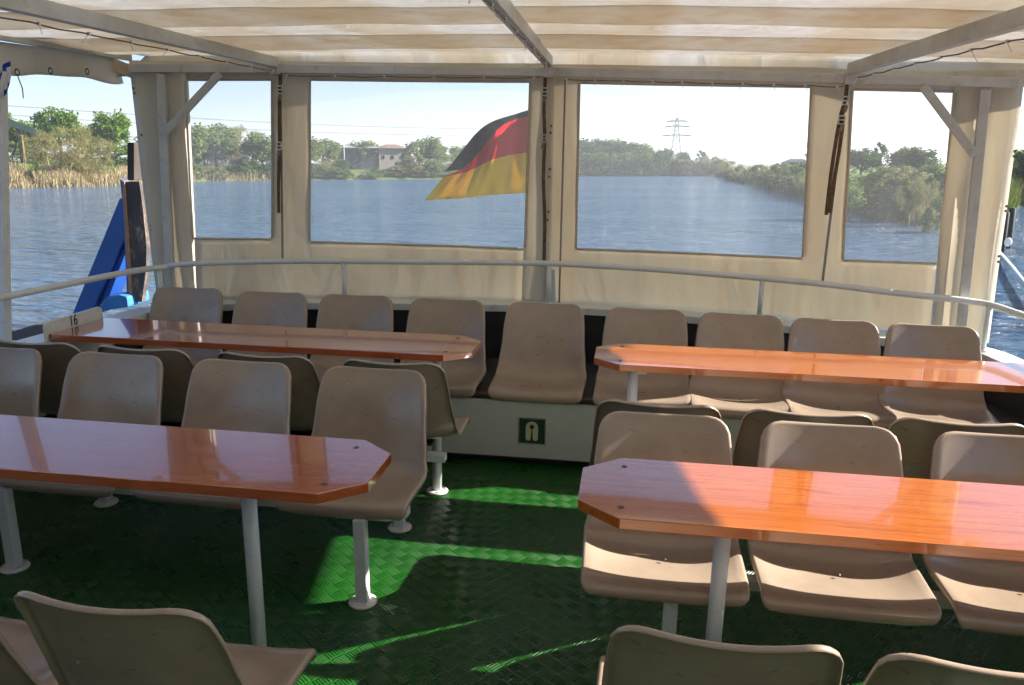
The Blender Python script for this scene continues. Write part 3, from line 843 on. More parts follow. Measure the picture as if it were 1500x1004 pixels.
# cables tied along the beams
def cable(a, b, label, n, seed, side):
    r = random.Random(seed); a, b = Vector(a), Vector(b)
    s = empty('tied_cable', a); tag(s, label, 'cable', 'cables tied along the canopy beams')
    P = []
    for i in range(n*4+1):
        t = i/(n*4); P.append((b-a)*t+Vector((0, 0, -.005*abs(math.sin(t*n*math.pi))+r.uniform(-.002, .002))))
    bm = NB(); tube(bm, P, .0032, 6); link('wire', bm, M['cable'], s, True)
    for i in range(n+1):
        p = (b-a)*(i/n)*.98; ang = r.uniform(-1, 1); L = r.uniform(.035, .06)
        bm = NB(); bar(bm, p+Vector((0, 0, -.001)), p+Vector((math.sin(ang)*L*.7, -r.uniform(-.4, .6)*L, -L*.8)), .0035, .0018)
        box(bm, p, (.011, .011, .012), None, .001); link('cable_tie', bm, M['tie'], s)
cable((JL.x+.02, JL.y-.10, JL.z-.02), (-1.965, -2.5, 2.145), 'thin cable with loose ties along the left canopy beam', 16, 1, -1)
cable((JC.x+.02, JC.y-.10, JC.z+.02), (-.205, -2.5, 2.19), 'thin cable with tangled ties along the centre canopy beam', 15, 2, -1)
cable((JR.x+.02, JR.y-.10, JR.z+.00), (1.62, -2.5, 2.08), 'thin cable with loose ties along the right canopy beam', 16, 3, 1)
a_, b_ = on_curve(420, 111, lambda X: Ycanvas(X)-.075), on_curve(1235, 127, lambda X: Ycanvas(X)-.075)
cable(on_curve(830, 116, lambda X: Ycanvas(X)-.075), b_, 'thin cable with short ties under the stern beam right of centre', 9, 4, 1)
cable(a_, on_curve(790, 114, lambda X: Ycanvas(X)-.075), 'thin cable with short ties under the stern beam left of centre', 5, 5, 1)

# side post with bunting at the left edge
sp = empty('side_post', (-2.875, .79, .69)); tag(sp, 'white square canopy post at the far left edge standing on the bulwark', 'post')
bm = NB(); bar(bm, (0, -.03, 0), (.0, .19, 1.36), .055, .05, .004, Vector((0, 1, 0))); link('pole', bm, M['steelw'], sp)
bm = NB(); box(bm, (0, 0, .012), (.11, .11, .012), None, .002); link('base_plate', bm, M['white'], sp)
fb = empty('streamer', (-2.83, .90, 1.90)); tag(fb, 'blue and white striped cloth tied to the top of the far left post', 'streamer')
bm = NB(); rows = []
for i in range(9):
    rows.append([Vector((-.02+.02*math.sin(i*.8+j*.4), .02+.014*i-.01*j, .12-.025*j+.010*i)) for j in range(7)])
V, F = grid(bm, rows)
for k, f in enumerate(F): f.material_index = 1 if ((k % 6)+(k//6)) % 5 in (1, 2) else 0
o = link('cloth', bm, [M['stream_w'], M['stream_b']], fb, True); md = o.modifiers.new('thickness', 'SOLIDIFY'); md.thickness = .003

# ------------------------------------------------------------------ flag behind the screen
curves = [[(824, 146), (770, 163), (722, 178), (697, 196), (673, 226), (653, 251)],
          [(824, 160), (770, 171), (738, 183), (714, 206), (697, 229), (679, 249)],
          [(824, 222), (770, 224), (728, 232), (703, 243), (681, 253), (650, 259)],
          [(824, 282), (770, 283), (722, 286), (683, 290), (652, 292), (622, 294)]]
def depth(s, t): return 3.30 + .10*math.sin(s*7+t*2) + .06*math.sin(s*13-t*3) + .022*math.sin(s*31+t*6) + .012*math.sin(s*52-t*9)
lines = []
for t in range(19):
    q = t/18*3; k = min(2, int(q)); f = q-k; row = []
    A, B = curves[k], curves[k+1]
    pts = [Vector((A[i][0]*(1-f)+B[i][0]*f, A[i][1]*(1-f)+B[i][1]*f, 0)) for i in range(6)]
    row = catmull(pts, 14); lines.append(row)
bm = NB(); rows = []
for t, l in enumerate(lines): rows.append([onY(p.x, p.y, depth(i/(len(l)-1), t/18)) for i, p in enumerate(l)])
V, F = grid(bm, rows); nc = len(rows[0])-1
for k, f in enumerate(F): f.material_index = min(2, (k//nc)//6)
fl = link('flag', bm, [M['flagk'], M['flagr'], M['flagg']], None, True)
md = fl.modifiers.new('thickness', 'SOLIDIFY'); md.thickness = .002
tag(fl, 'black red and gold flag blowing left behind the centre of the canvas', 'flag')
p0, p1 = onY(824, 140, 3.30), onY(824, 286, 3.30)
fs = empty('flagstaff', (p0.x+.02, 3.31, .2)); tag(fs, 'white flagstaff behind the canvas carrying the flag', 'flagstaff')
bm = NB(); tube(bm, [(0, 0, 0), (0, 0, p0.z-.15)], [.022, .016], 10); link('pole', bm, M['white'], fs, True)
bm = NB(); lathe(bm, (0, 0, p0.z-.15), [(.008, 0), (.024, .012), (.026, .024), (.012, .042)], 12); link('finial', bm, M['white'], fs, True)
bm = NB(); box(bm, (0, -.45, .0), (.07, 1.1, .05), None, .004); link('bracket', bm, M['white'], fs)

# ------------------------------------------------------------------ blue mooring frame outside the left rail
mf = empty('mooring_dolphin', (-3.6, 3.0, 0)); mo = Vector((-3.6, 3.0, 0))
tag(mf, 'blue steel mooring frame with a scraped rusty fender plate beyond the left rail', 'mooring frame')
def yx(pts, Y): return [(onY(u, v, Y).x-mo.x, onY(u, v, Y).z) for u, v in pts]
bm = NB(); prism(bm, yx([(184, 266), (206, 266), (211, 300), (217, 362), (216, 395), (210, 442), (195, 442), (190, 350)], 3.0), 'y', -.02, .03, .004); link('fender_plate', bm, M['rust'], mf)
bm = NB(); prism(bm, yx([(182.5, 265), (186, 265.5), (192, 350), (197, 443), (193, 443), (187, 350)], 3.0), 'y', -.035, .032, .003); link('edge_rail', bm, M['rustedge'], mf)
bm = NB(); prism(bm, yx([(179, 263), (182, 263), (187, 350), (193, 446), (190, 446), (183, 300)], 3.0), 'y', -.03, .05, .003); link('backing_plate', bm, M['blue'], mf)
bm = NB(); prism(bm, yx([(181, 290), (188, 292), (188, 350), (139, 458), (112, 458)], 3.05), 'y', .0, .10, .006); link('diagonal_strut', bm, M['blue'], mf)
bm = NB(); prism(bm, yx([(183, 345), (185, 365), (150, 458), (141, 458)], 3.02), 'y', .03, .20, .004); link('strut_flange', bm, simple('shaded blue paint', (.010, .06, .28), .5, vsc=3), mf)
bm = NB(); q = yx([(192, 209), (202, 209), (202, 264), (192, 264)], 3.15); prism(bm, q, 'y', .10, .22, .006); link('post', bm, M['timber'], mf)
bm = NB(); q = yx([(146, 456), (190, 450), (188, 434), (176, 431), (158, 434), (148, 446)], 2.9); prism(bm, q, 'y', -.12, .18, .02); link('foot_box', bm, M['blue2'], mf)
bm = NB(); box(bm, (-.25, .2, -.95), (.9, .5, 2.2), None, .01); link('pile', bm, M['timber'], mf)
qt = empty('quay_timber', (-3.45, 1.2, .45)); tag(qt, 'dark weathered quay timber at water level outside the left bulwark', 'timber')
bm = NB(); box(bm, (0, 0, .02), (.22, 1.6, .16), None, .015); link('baulk', bm, M['timber'], qt)
bm = NB(); 
for y in (-.6, .5): tube(bm, [(0, y, -2.2), (0, y, .0)], .09, 10)
link('pile', bm, M['timber'], qt, True)

# tilt everything on board with the boat
for o in BOAT:
    loc = Matrix.LocRotScale(o.location, o.rotation_euler, o.scale)
    o.matrix_basis = TILT @ loc

# ------------------------------------------------------------------ river, banks
SHORE = [(-2600, 60), (-900, 110), (-250, 150), (0, 164), (100, 168), (190, 182), (300, 236), (400, 245), (640, 268), (850, 372), (1000, 380), (1062, 372)]
def shore(u):
    RB_ = [(1063, 264), (1110, 271.5), (1180, 291), (1245, 308), (1300, 318), (1385, 333), (1450, 322), (1500, 303), (1800, 303)]
    if u < 1063:
        for (a, x), (b, y) in zip(SHORE, SHORE[1:]):
            if a <= u <= b: return x+(y-x)*(u-a)/(b-a)
        return SHORE[0][1] if u < 0 else SHORE[-1][1]
    for (a, x), (b, y) in zip(RB_, RB_[1:]):
        if a <= u <= b:
            v = x+(y-x)*(u-a)/(b-a); r = wray(u, v); return EYE*math.hypot(r.x, r.y)/-r.z
    return 66
def relief(u): # height of the land behind the shore
    T = [(-2600, 5), (0, 5.2), (180, 5.0), (300, 3.6), (640, 3.0), (850, 2.6), (1055, 2.4), (1075, 2.6), (1180, 2.4), (1385, 2.3), (1500, 2.6), (4000, 2.6)]
    for (a, x), (b, y) in zip(T, T[1:]):
        if a <= u <= b: return x+(y-x)*(u-a)/(b-a)
    return 3
def land(u, d):
    k = d-shore(u); h = relief(u); near = 1 if u < 1063 else .62
    tab = [(-6, -1.6), (0, -.12), (1.2, .35), (6*near, .30*h), (18*near, .62*h), (34*near, .95*h), (60, h), (400, h*1.05), (1400, h+8), (6000, h+42)]
    if k <= -6: return -1.6
    for (a, x), (b, y) in zip(tab, tab[1:]):
        if a <= k <= b: return x+(y-x)*(k-a)/(b-a)
    return h+42
us = []
u = -2500
while u < 4200:
    us.append(u); u += 9 if -60 < u < 1560 else 70
bm = NB(); rows = []
KS = [-6, 0, .6, 1.2, 2.5, 4, 6, 9, 13, 18, 25, 34, 46, 60, 90, 140, 220, 400, 800, 1400, 2600, 6000]
for u in us:
    s = shore(u)
    rows.append([out(u, s+k, land(u, s+k)+(.25*noise.noise(Vector((u*.05, k*.2, 0))) if 0 < k < 100 else 0)) for k in KS])
grid(bm, rows, flip=True); struct(link('river_banks', bm, M['ground'], None, True))
bm = NB(); box(bm, (0, 0, 0), (1, 1, 1)); bm.free()
bm = NB(); q = 6500
grid(bm, [[(-q, -q, 0), (q, -q, 0)], [(-q, q, 0), (q, q, 0)]])
struct(link('river_water', bm, M['water'], None, False, (CAMW.x, CAMW.y, ZW)))

# ------------------------------------------------------------------ vegetation prototypes (unit height, crown radius about .5)
def leafy(seed, n, size, clumps, shape, thin=1.0, rise=0.0):
    r = random.Random(seed); bm = NB(); cl = []
    for _ in range(clumps): cl.append(shape(r))
    for i in range(n):
        c, cr = cl[r.randrange(clumps)]
        d = Vector((r.gauss(0, 1), r.gauss(0, 1), r.gauss(0, 1))); d.normalize()
        p = c + d*cr*(r.random()**.45)
        if p.z < .02: p.z = .02+r.random()*.05
        a = Vector((r.gauss(0, 1), r.gauss(0, 1), r.gauss(0, .6)+rise)).normalized()
        b = a.cross(Vector((r.gauss(0, 1), r.gauss(0, 1), r.gauss(0, 1)))).normalized()
        s = size*r.uniform(.6, 1.35)
        a = a*s*(1.6 if thin < 1 else 1); b = b*s*.6*thin
        bm.faces.new([bm.verts.new(p-a), bm.verts.new(p+b*.9), bm.verts.new(p+a), bm.verts.new(p-b*.9)])
    return bm
def sh_round(r):
    d = Vector((r.gauss(0, 1), r.gauss(0, 1), r.gauss(0, 1))).normalized()*(r.random()**.4)
    return Vector((d.x*.36, d.y*.36, .60+d.z*.28)), r.uniform(.08, .16)
def sh_tall(r):
    z = r.uniform(.18, .93); w = .26*math.sin(math.pi*min(1, (z-.08)/.95))+.03
    a = r.random()*6.28; return Vector((math.cos(a)*w*r.random(), math.sin(a)*w*r.random(), z)), r.uniform(.06, .12)
def sh_bush(r):
    a = r.random()*6.28; q = r.random()**.6; z = r.uniform(.08, .92)
    w = .48*math.sqrt(max(.02, 1-(z/1.02)**2))
    return Vector((math.cos(a)*w*q, math.sin(a)*w*q, z*.95)), r.uniform(.07, .13)
def sh_fan(r):
    a = r.random()*6.28; q = r.random()**.7; z = r.uniform(.05, .95)
    w = (.10+.46*z**.8)*(1.0 if z < .7 else (1-(z-.7)*2.0))
    return Vector((math.cos(a)*w*q, math.sin(a)*w*q, z)), r.uniform(.06, .12)
def trunk_mesh(h, r0, seed, limbs=5):
    r = random.Random(seed); bm = NB()
    tube(bm, [(0, 0, -.02), (r0*.3, 0, h*.5), (-r0*.2, r0*.2, h)], [r0, r0*.75, r0*.5], 7)
    for k in range(limbs):
        a = r.random()*6.28; z = h*r.uniform(.55, 1)
        e = Vector((math.cos(a)*.22, math.sin(a)*.22, z+r.uniform(.12, .28)))
        tube(bm, [(0, 0, z), e*.5+Vector((0, 0, z*.5+.02)), e], [r0*.4, r0*.25, r0*.1], 5)
    return bm
KINDS = {
 'leafy_tree': [(leafy(s, 4800, .030, 56, sh_round), trunk_mesh(.55, .030, s)) for s in (11, 12)],
 'tall_tree': [(leafy(s, 3000, .024, 44, sh_tall), trunk_mesh(.6, .018, s)) for s in (21,)],
 'willow_bush': [(leafy(s, 4200, .034, 60, sh_fan, .16, 1.3), trunk_mesh(.35, .014, s, 9)) for s in (31, 32)],
 'bush': [(leafy(s, 3200, .030, 46, sh_bush), trunk_mesh(.3, .016, s, 6)) for s in (41, 42)],
}
PROTO = {}
for k, L in KINDS.items():
    for i, (cm, tm) in enumerate(L):
        out_ = []
        for bmx, nm in ((cm, 'crown'), (tm, 'trunk')):
            me = bpy.data.meshes.new(k+' '+nm); bmx.to_mesh(me); bmx.free(); out_.append(me)
        PROTO[(k, i)] = out_
VARM = {}
def plant(kind, var, u, d, vtop, wpx, label, group, leafm, z0=None):
    cm, tm = PROTO[(kind, var % len(KINDS[kind]))]
    key = (cm.name, leafm)
    if key not in VARM:
        c = cm.copy(); c.materials.clear(); c.materials.append(M[leafm])
        t = tm
        if not t.materials: t.materials.append(M['bark'])
        VARM[key] = (c, t)
    c, t = VARM[key]
    zb = land(u, d)-.15 if z0 is None else z0
    h = max(1.0, zat(u, vtop, d)-zb)
    w = wpx*d/FPX
    o = empty(kind, out(u, d, zb), rnd.random()*6.28); o.scale = (w, w, h)
    tag(o, label, 'tree' if 'tree' in kind else 'bush', group, boat=False)
    for me, nm in ((t, 'trunk'), (c, 'crown')):
        x = bpy.data.objects.new(nm, me); COL.objects.link(x); x.parent = o
    return o
# left bank seen past the post
plant('leafy_tree', 0, 172, 212, 158, 70, 'rounded bright green tree right of the willow on the left bank', None, 'leaf')
plant('leafy_tree', 1, 92, 222, 152, 66, 'tall bright green tree rising behind the bare willow on the left bank', None, 'leaf')
plant('leafy_tree', 0, 131, 232, 178, 52, 'smaller yellow green tree between the two big left bank trees', None, 'leaf')
plant('leafy_tree', 1, 40, 230, 172, 62, 'loose green tree behind the lifting bridge beam', None, 'leaf')
plant('leafy_tree', 0, 6, 226, 155, 46, 'green tree at the far left edge behind the white post', None, 'leaf')
plant('leafy_tree', 1, -50, 215, 150, 70, 'green tree outside the left edge of the view', None, 'leaf')
plant('willow_bush', 0, 105, 174, 184, 100, 'wide olive brown bare willow on the reedy left bank', None, 'willow')
plant('willow_bush', 1, 140, 178, 200, 60, 'small olive willow right of the wide bare willow', None, 'willow')
plant('willow_bush', 1, 62, 196, 196, 70, 'thin olive willow behind the reeds left of the wide willow', None, 'willow')
plant('bush', 0, 20, 208, 205, 80, 'low green bush below the lifting bridge beam', None, 'scrub')
plant('bush', 1, 160, 206, 212, 60, 'low green bush under the rounded tree', None, 'scrub')
plant('bush', 0, 184, 207, 206, 60, 'low green bush at the right end of the left bank beside the dark post', None, 'leaf')
plant('bush', 1, 60, 214, 200, 70, 'broad green bush behind the reeds at the left', None, 'scrub')
# through the first window
for i, (u, v, w, lm, kd) in enumerate([(283, 178, 70, 'scrub', 'leafy_tree'), (318, 176, 76, 'scrub', 'leafy_tree'), (300, 186, 90, 'willow', 'willow_bush'), (350, 184, 80, 'willow', 'willow_bush'),
        (385, 190, 66, 'scrub', 'leafy_tree'), (340, 205, 80, 'willow', 'willow_bush'), (275, 205, 70, 'willow', 'willow_bush'), (405, 205, 60, 'willow', 'willow_bush'), (240, 190, 80, 'scrub', 'leafy_tree')]):
    plant(kd, i, u, 250+(i % 4)*7, v, w, 'hazy olive %s in the left corner window, number %s along the bank' % ('willow' if 'willow' in kd else 'tree', ORD[i]), 'trees in the left corner window', lm)
# second window
for i, (u, d, v, w, lm, kd) in enumerate([(440, 262, 196, 80, 'scrub', 'leafy_tree'), (474, 278, 200, 64, 'scrub', 'leafy_tree'), (465, 264, 222, 56, 'willow', 'willow_bush'), (498, 266, 232, 40, 'scrub', 'bush'),
        (535, 300, 203, 60, 'scrub', 'leafy_tree'), (607, 276, 205, 46, 'scrub', 'bush'), (628, 292, 197, 66, 'scrub', 'leafy_tree'), (605, 270, 226, 56, 'willow', 'bush'), (650, 280, 212, 60, 'scrub', 'bush'),
        (680, 300, 210, 66, 'scrub', 'leafy_tree'), (720, 306, 212, 70, 'scrub', 'leafy_tree'), (760, 320, 208, 70, 'scrub', 'leafy_tree'), (800, 340, 206, 80, 'scrub', 'leafy_tree')]):
    nm = {'leafy_tree': 'tree', 'bush': 'bush', 'willow_bush': 'willow'}[kd]
    pos = 'left of the slate house' if u < 500 else ('behind the slate house' if u < 560 else ('between house and flag' if u < 640 else 'behind the flag'))
    plant(kd, i, u, d, v, w, 'hazy green %s %s, %s from left through the second window' % (nm, pos, (ORD+['tenth', 'eleventh', 'twelfth', 'thirteenth'])[i]), 'trees in the second window', lm)
# third window, far bank
FAR = [(842, 392, 202, 46, 'leafy_tree', 'leafd'), (868, 396, 203, 48, 'leafy_tree', 'leafd'), (893, 400, 203, 46, 'leafy_tree', 'scrub'), (915, 398, 207, 42, 'leafy_tree', 'leafd'), (936, 402, 210, 40, 'leafy_tree', 'scrub'),
       (880, 385, 226, 44, 'bush', 'scrub'), (905, 386, 230, 40, 'bush', 'leaf'), (857, 384, 228, 40, 'bush', 'scrub'), (950, 392, 226, 34, 'bush', 'leafd'),
       (973, 400, 217, 24, 'leafy_tree', 'leafd'), (999, 404, 223, 20, 'leafy_tree', 'leafd'), (1027, 402, 222, 22, 'tall_tree', 'leafd'), (1046, 404, 231, 16, 'tall_tree', 'scrub'), (985, 398, 236, 40, 'bush', 'scrub'), (1013, 400, 240, 30, 'bush', 'scrub'), (1056, 402, 240, 24, 'bush', 'scrub')]
FAR += [(u, 380+(u % 7), 221+(u*7) % 11, 34, 'bush', ('scrub', 'leafd', 'leaf')[u % 3]) for u in range(846, 968, 11)]
FAR += [(u, 384+(u % 5), 235+(u*5) % 8, 26, 'bush', ('scrub', 'leafd')[u % 2]) for u in range(972, 1060, 9)]
for i, (u, d, v, w, kd, lm) in enumerate(FAR):
    nm = {'leafy_tree': 'round topped tree', 'bush': 'waterside bush', 'tall_tree': 'slim dark tree'}[kd]
    pos = 'left of the pylon' if u < 985 else 'right of the pylon'
    plant(kd, i, u, d, v-3, w*1.35, 'far hazy %s %s, about %d tree widths from it' % (nm, pos, max(1, abs(u-989)//9)), 'trees on the far bank in the third window', lm)
for i in range(64):
    u = 222 + i*13.4 + rnd.uniform(-4, 4)
    if 505 < u < 585 and i % 3: continue
    d = shore(u)+rnd.uniform(1.5, 7); hpx = rnd.uniform(12, 26)*(1.25 if u < 420 else 1)
    kd = 'willow_bush' if rnd.random() < .3 else 'bush'
    plant(kd, i, u, d, 248+EYE*FPX/d-hpx-4, rnd.uniform(26, 46), 'low hazy %s growing at the waterline of the far bank' % ('willow' if kd == 'willow_bush' else 'bush'), 'low %ss along the far waterline' % ('willow' if kd == 'willow_bush' else 'bush'), 'willow' if kd == 'willow_bush' else rnd.choice(['scrub', 'scrub', 'leafd']))
# right bank, receding
RGT = [(1072, 246, 14, 'bush'), (1084, 243, 18, 'bush'), (1098, 243, 22, 'bush'), (1112, 240, 26, 'bush'), (1128, 240, 34, 'bush'), (1146, 237, 40, 'bush'), (1160, 239, 40, 'bush'), (1176, 236, 46, 'bush')]
for i, (u, v, w, kd) in enumerate(RGT):
    plant(kd, i, u, shore(u)+5+(i % 2)*3, v, w*1.25, 'grey green shrub on the receding right bank, %s from its far tip' % ORD[i], 'shrubs on the right bank in the third window', 'scrub')
plant('tall_tree', 0, 1186, 130, 200, 30, 'thin brownish tree at the right edge of the third window', None, 'willow')
R2 = [(1228, 56, 228, 90, 'bush', 'scrub'), (1262, 92, 214, 60, 'leafy_tree', 'leafd'), (1288, 96, 206, 34, 'tall_tree', 'leafd'), (1322, 92, 211, 52, 'leafy_tree', 'scrub'), (1346, 88, 212, 60, 'leafy_tree', 'leafd'),
      (1300, 64, 232, 90, 'bush', 'scrub'), (1335, 60, 230, 100, 'bush', 'willow'), (1372, 57, 228, 100, 'bush', 'scrub'), (1280, 66, 240, 60, 'bush', 'leaf'), (1352, 52, 250, 70, 'willow_bush', 'willow'),
      (1405, 58, 226, 100, 'bush', 'scrub'), (1320, 56, 262, 70, 'bush', 'scrub'), (1440, 72, 222, 100, 'leafy_tree', 'leafd'), (1484, 92, 216, 90, 'leafy_tree', 'leafd'), (1520, 88, 214, 90, 'leafy_tree', 'leafd'), (1384, 47, 275, 60, 'bush', 'scrub')]
for i, (u, d, v, w, kd, lm) in enumerate(R2):
    nm = {'leafy_tree': 'round tree', 'bush': 'shrub', 'tall_tree': 'pointed dark tree', 'willow_bush': 'bare willow'}[kd]
    nth = (ORD+['tenth', 'eleventh', 'twelfth', 'thirteenth', 'fourteenth', 'fifteenth', 'sixteenth'])[sorted(range(len(R2)), key=lambda q: R2[q][0]).index(i)]
    plant(kd, i, u, d, v+(9 if d < 70 and kd != 'leafy_tree' else 0), w, '%s %s on the near right bank, %s from left' % ('dark' if lm == 'leafd' else 'pale', nm, nth), 'trees and shrubs on the near right bank', lm)

# reeds and grass
def blades(name, n, place, mats, kind='stuff'):
    r = random.Random(5); bm = NB()
    for _ in range(n):
        p, h, w, mi = place(r)
        a = r.random()*6.28; d = Vector((math.cos(a), math.sin(a), 0))*w; ln = Vector((r.gauss(0, .18), r.gauss(0, .18), 1))*h
        f = bm.faces.new([bm.verts.new(p-d), bm.verts.new(p+d), bm.verts.new(p+ln+d*.25), bm.verts.new(p+ln-d*.25)])
        f.material_index = mi
    o = link(name, bm, [M[m] for m in mats]); o['kind'] = 'stuff'; o['label'] = name.replace('_', ' ')
def pl(r):
    u = r.uniform(-60, 420); k = abs(r.gauss(0, 6))+r.uniform(-1.2, 2)
    if u > 210 and r.random() < .4: u = r.uniform(-60, 200)
    d = shore(u)+k; tall = 1 if noise.noise(Vector((u*.035, k*.12, 0))) > -.25 else .4
    g = noise.noise(Vector((u*.05, k*.1, 8)))
    return out(u, d, land(u, d)-.1), r.uniform(1.0, 2.5)*tall, r.uniform(.05, .12), (1 if g > .12 and k > 4 else 0)
blades('dry_reeds', 15000, pl, ['reed', 'grassb'])
def pr_(r):
    u = r.uniform(1064, 1560); k = abs(r.gauss(0, 5))+.2; d = shore(u)+k; s = max(.5, d/60)
    g = noise.noise(Vector((u*.02, k*.3, 2)))
    return out(u, d, land(u, d)-.1), r.uniform(.5, 1.3)*min(1.6, s), r.uniform(.025, .05)*s, (1 if g > -.15 else 0)
blades('bank_grass', 14000, pr_, ['reed', 'grassb'])

# ------------------------------------------------------------------ houses, pylon, bridge beam
def house(u, d, wpx, vbase, vwall, vridge, split, label, name='house', mats=None, side=.5):
    zb = land(u, d)-.2; w = wpx*d/FPX; hw = zat(u, vwall, d)-zb; hr = zat(u, vridge, d)-zb
    r = wray(u, 248); h = empty(name, out(u, d, zb), math.atan2(-r.x, r.y)+.16)
    tag(h, label, 'house', None, boat=False)
    L, D = w, w*.30; xs = -L/2+L*split
    bm = NB(); box(bm, ((-L/2+xs)/2, 0, hw/2), (xs+L/2, D, hw)); link('dark_wall', bm, mats[0], h)
    bm = NB(); box(bm, ((xs+L/2)/2+.01, -.25, hw*.49), (L/2-xs, D, hw*.98)); link('pale_wall', bm, mats[1], h)
    def hip(x0, x1, y0, y1, z0, z1, ov):
        bm = NB(); x0 -= ov; x1 += ov; y0 -= ov; y1 += ov; m = (y0+y1)/2; e = min((x1-x0)*.3, (y1-y0)*.5)
        b = [bm.verts.new(p) for p in ((x0, y0, z0), (x1, y0, z0), (x1, y1, z0), (x0, y1, z0))]
        c = [bm.verts.new(p) for p in ((x0, y0, z0+.25), (x1, y0, z0+.25), (x1, y1, z0+.25), (x0, y1, z0+.25))]
        t = [bm.verts.new((x0+e, m, z1)), bm.verts.new((x1-e, m, z1))]
        bm.faces.new(list(reversed(b)))
        for q in range(4): bm.faces.new((b[q], b[(q+1) % 4], c[(q+1) % 4], c[q]))
        bm.faces.new((c[0], c[1], t[1], t[0])); bm.faces.new((c[2], c[3], t[0], t[1])); bm.faces.new((c[1], c[2], t[1])); bm.faces.new((c[3], c[0], t[0])); return bm
    link('roof', hip(-L/2, xs, -D/2, D/2, hw, hr, .5), mats[2], h)
    link('pale_wing_roof', hip(xs+.6, L/2, -D/2-.25, D/2-.25, hw*.98, hr*.99, .5), mats[3], h)
    for k in range(6):
        bm = NB(); box(bm, (-L/2+(xs+L/2)*(k+.5)/6, -D/2-.04, hw*.60), (L*.05, .10, hw*.26)); link('window', bm, M['glassd'], h)
    for k in range(3):
        bm = NB(); box(bm, (xs+(L/2-xs)*(k+.5)/3, -D/2-.29, hw*.60), (L*.03, .10, hw*.16)); link('window', bm, M['glassd'], h)
    return h
house(543, 300, 96, 240, 218, 211, .60, 'long low slate clad house with a pale right wing on the far bank', 'house', (M['slate'], M['plaster'], M['tileg'], M['tile']))
house(1172, 150, 40, 246, 240, 233, .7, 'dark roofed house among shrubs at the right of the third window', 'house', (M['slate'], M['slate'], M['slate'], M['slate']))
house(126, 246, 22, 224, 211, 203, .6, 'small grey roofed shed between the left bank trees', 'shed', (M['plaster'], M['plaster'], M['tileg'], M['tileg']))
# white mast by the slate house
mp = out(505, 292, land(505, 292)); bm = NB(); hh = zat(505, 193, 292)-land(505, 292)
tube(bm, [(0, 0, 0), (0, 0, hh)], [.22, .12], 8); o = link('mast', bm, M['white'], None, True, mp); tag(o, 'thin white mast standing beside the slate house', 'mast', boat=False)

# electricity pylon
du = 560; zb = land(989, du); pb = out(989, du, zb); Hp = zat(989, 172, du)-zb
pyl = empty('pylon', pb, math.atan2(-wray(989, 248).x, wray(989, 248).y)); tag(pyl, 'grey lattice electricity pylon with three crossarms on the far bank', 'pylon', boat=False)
bm = NB()
def wid(z): return 4.2*(1-z/Hp)**1.1+.55
lev = [Hp*k/9 for k in range(10)]
for a, b in zip(lev, lev[1:]):
    for sx, sy in ((1, 1), (1, -1), (-1, 1), (-1, -1)):
        bar(bm, (sx*wid(a), sy*wid(a), a), (sx*wid(b), sy*wid(b), b), .38, .38)
    for sy in (1, -1):
        bar(bm, (-wid(a), sy*wid(a), a), (wid(b), sy*wid(b), b), .22, .22); bar(bm, (wid(a), sy*wid(a), a), (-wid(b), sy*wid(b), b), .22, .22)
link('lattice_tower', bm, M['pylon'], pyl)
arms = []
for v, px in ((178, 14), (186, 17), (199, 20)):
    z = zat(989, v, du)-zb; L = px*du/FPX; bm = NB()
    for s in (-1, 1):
        bar(bm, (0, 0, z+.9), (s*L, 0, z), .42, .42); bar(bm, (0, .0, z-.1), (s*L, 0, z-.1), .42, .42)
        tube(bm, [(s*L*.95, 0, z-.2), (s*L*.95, 0, z-2.0)], .12, 6)
        arms.append((s*L*.95, z-2.0))
    link('crossarm', bm, M['pylon'], pyl)
Mp = Matrix.Translation(pb) @ Matrix.Rotation(pyl.rotation_euler.z, 4, 'Z')
for i, (x, z) in enumerate(arms):
    a = Mp @ Vector((x, 0, z)); e = out(-420+i*14, 330, zb+z*.9-2); g = out(1640+i*10, 700, zb+z*.95)
    for tgt, nm in ((e, 'towards the left'), (g, 'towards the right')):
        P = [Vector((0, 0, 0))+(tgt-a)*(k/24)+Vector((0, 0, -7*math.sin(math.pi*k/24))) for k in range(25)]
        bm = NB(); tube(bm, P, .055, 4, False); o = link('power_line', bm, M['pylon'], None, True, a)
        tag(o, 'thin grey overhead wire strung from the far pylon', 'wire', 'overhead wires of the pylon', boat=False)

# lifting bridge beam on the left bank
db = 196; zb = land(28, db)
lb = empty('lifting_bridge', out(36, db, zb), math.atan2(-wray(28, 248).x, wray(28, 248).y))
tag(lb, 'dark green steel lifting bridge beam on a post at the far left bank', 'bridge', boat=False)
k_ = db/FPX
def Lp(u, v): return Vector(((u-28)*k_*.93, 0, zat(u, v, db)-zb))
bm = NB(); bar(bm, Lp(9, 175), Lp(50, 196), .9, 1.3, .05); link('balance_beam', bm, M['bridge'], lb)
bm = NB(); bar(bm, Lp(2, 186), Lp(12, 168), 1.4, 2.0, .1); link('counterweight', bm, M['bridge'], lb)
bm = NB(); p = Lp(27, 188); bar(bm, (p.x, .2, -.5), p+Vector((0, .2, 0)), .7, .7, .04); bar(bm, (p.x-1.6, .2, p.z-5.5), p+Vector((0, .2, -.8)), .35, .35); link('tower', bm, M['bridge'], lb)
bm = NB(); p = Lp(30, 198); bar(bm, (p.x, -.6, -.5), (p.x, -.6, p.z), .28, .28); link('pole', bm, M['ochre'], lb)
bm = NB(); bar(bm, Lp(49, 195), Lp(48, 212), .25, .25); bar(bm, Lp(55, 206), Lp(55, 220), .25, .25); link('hanger', bm, M['bridge'], lb)

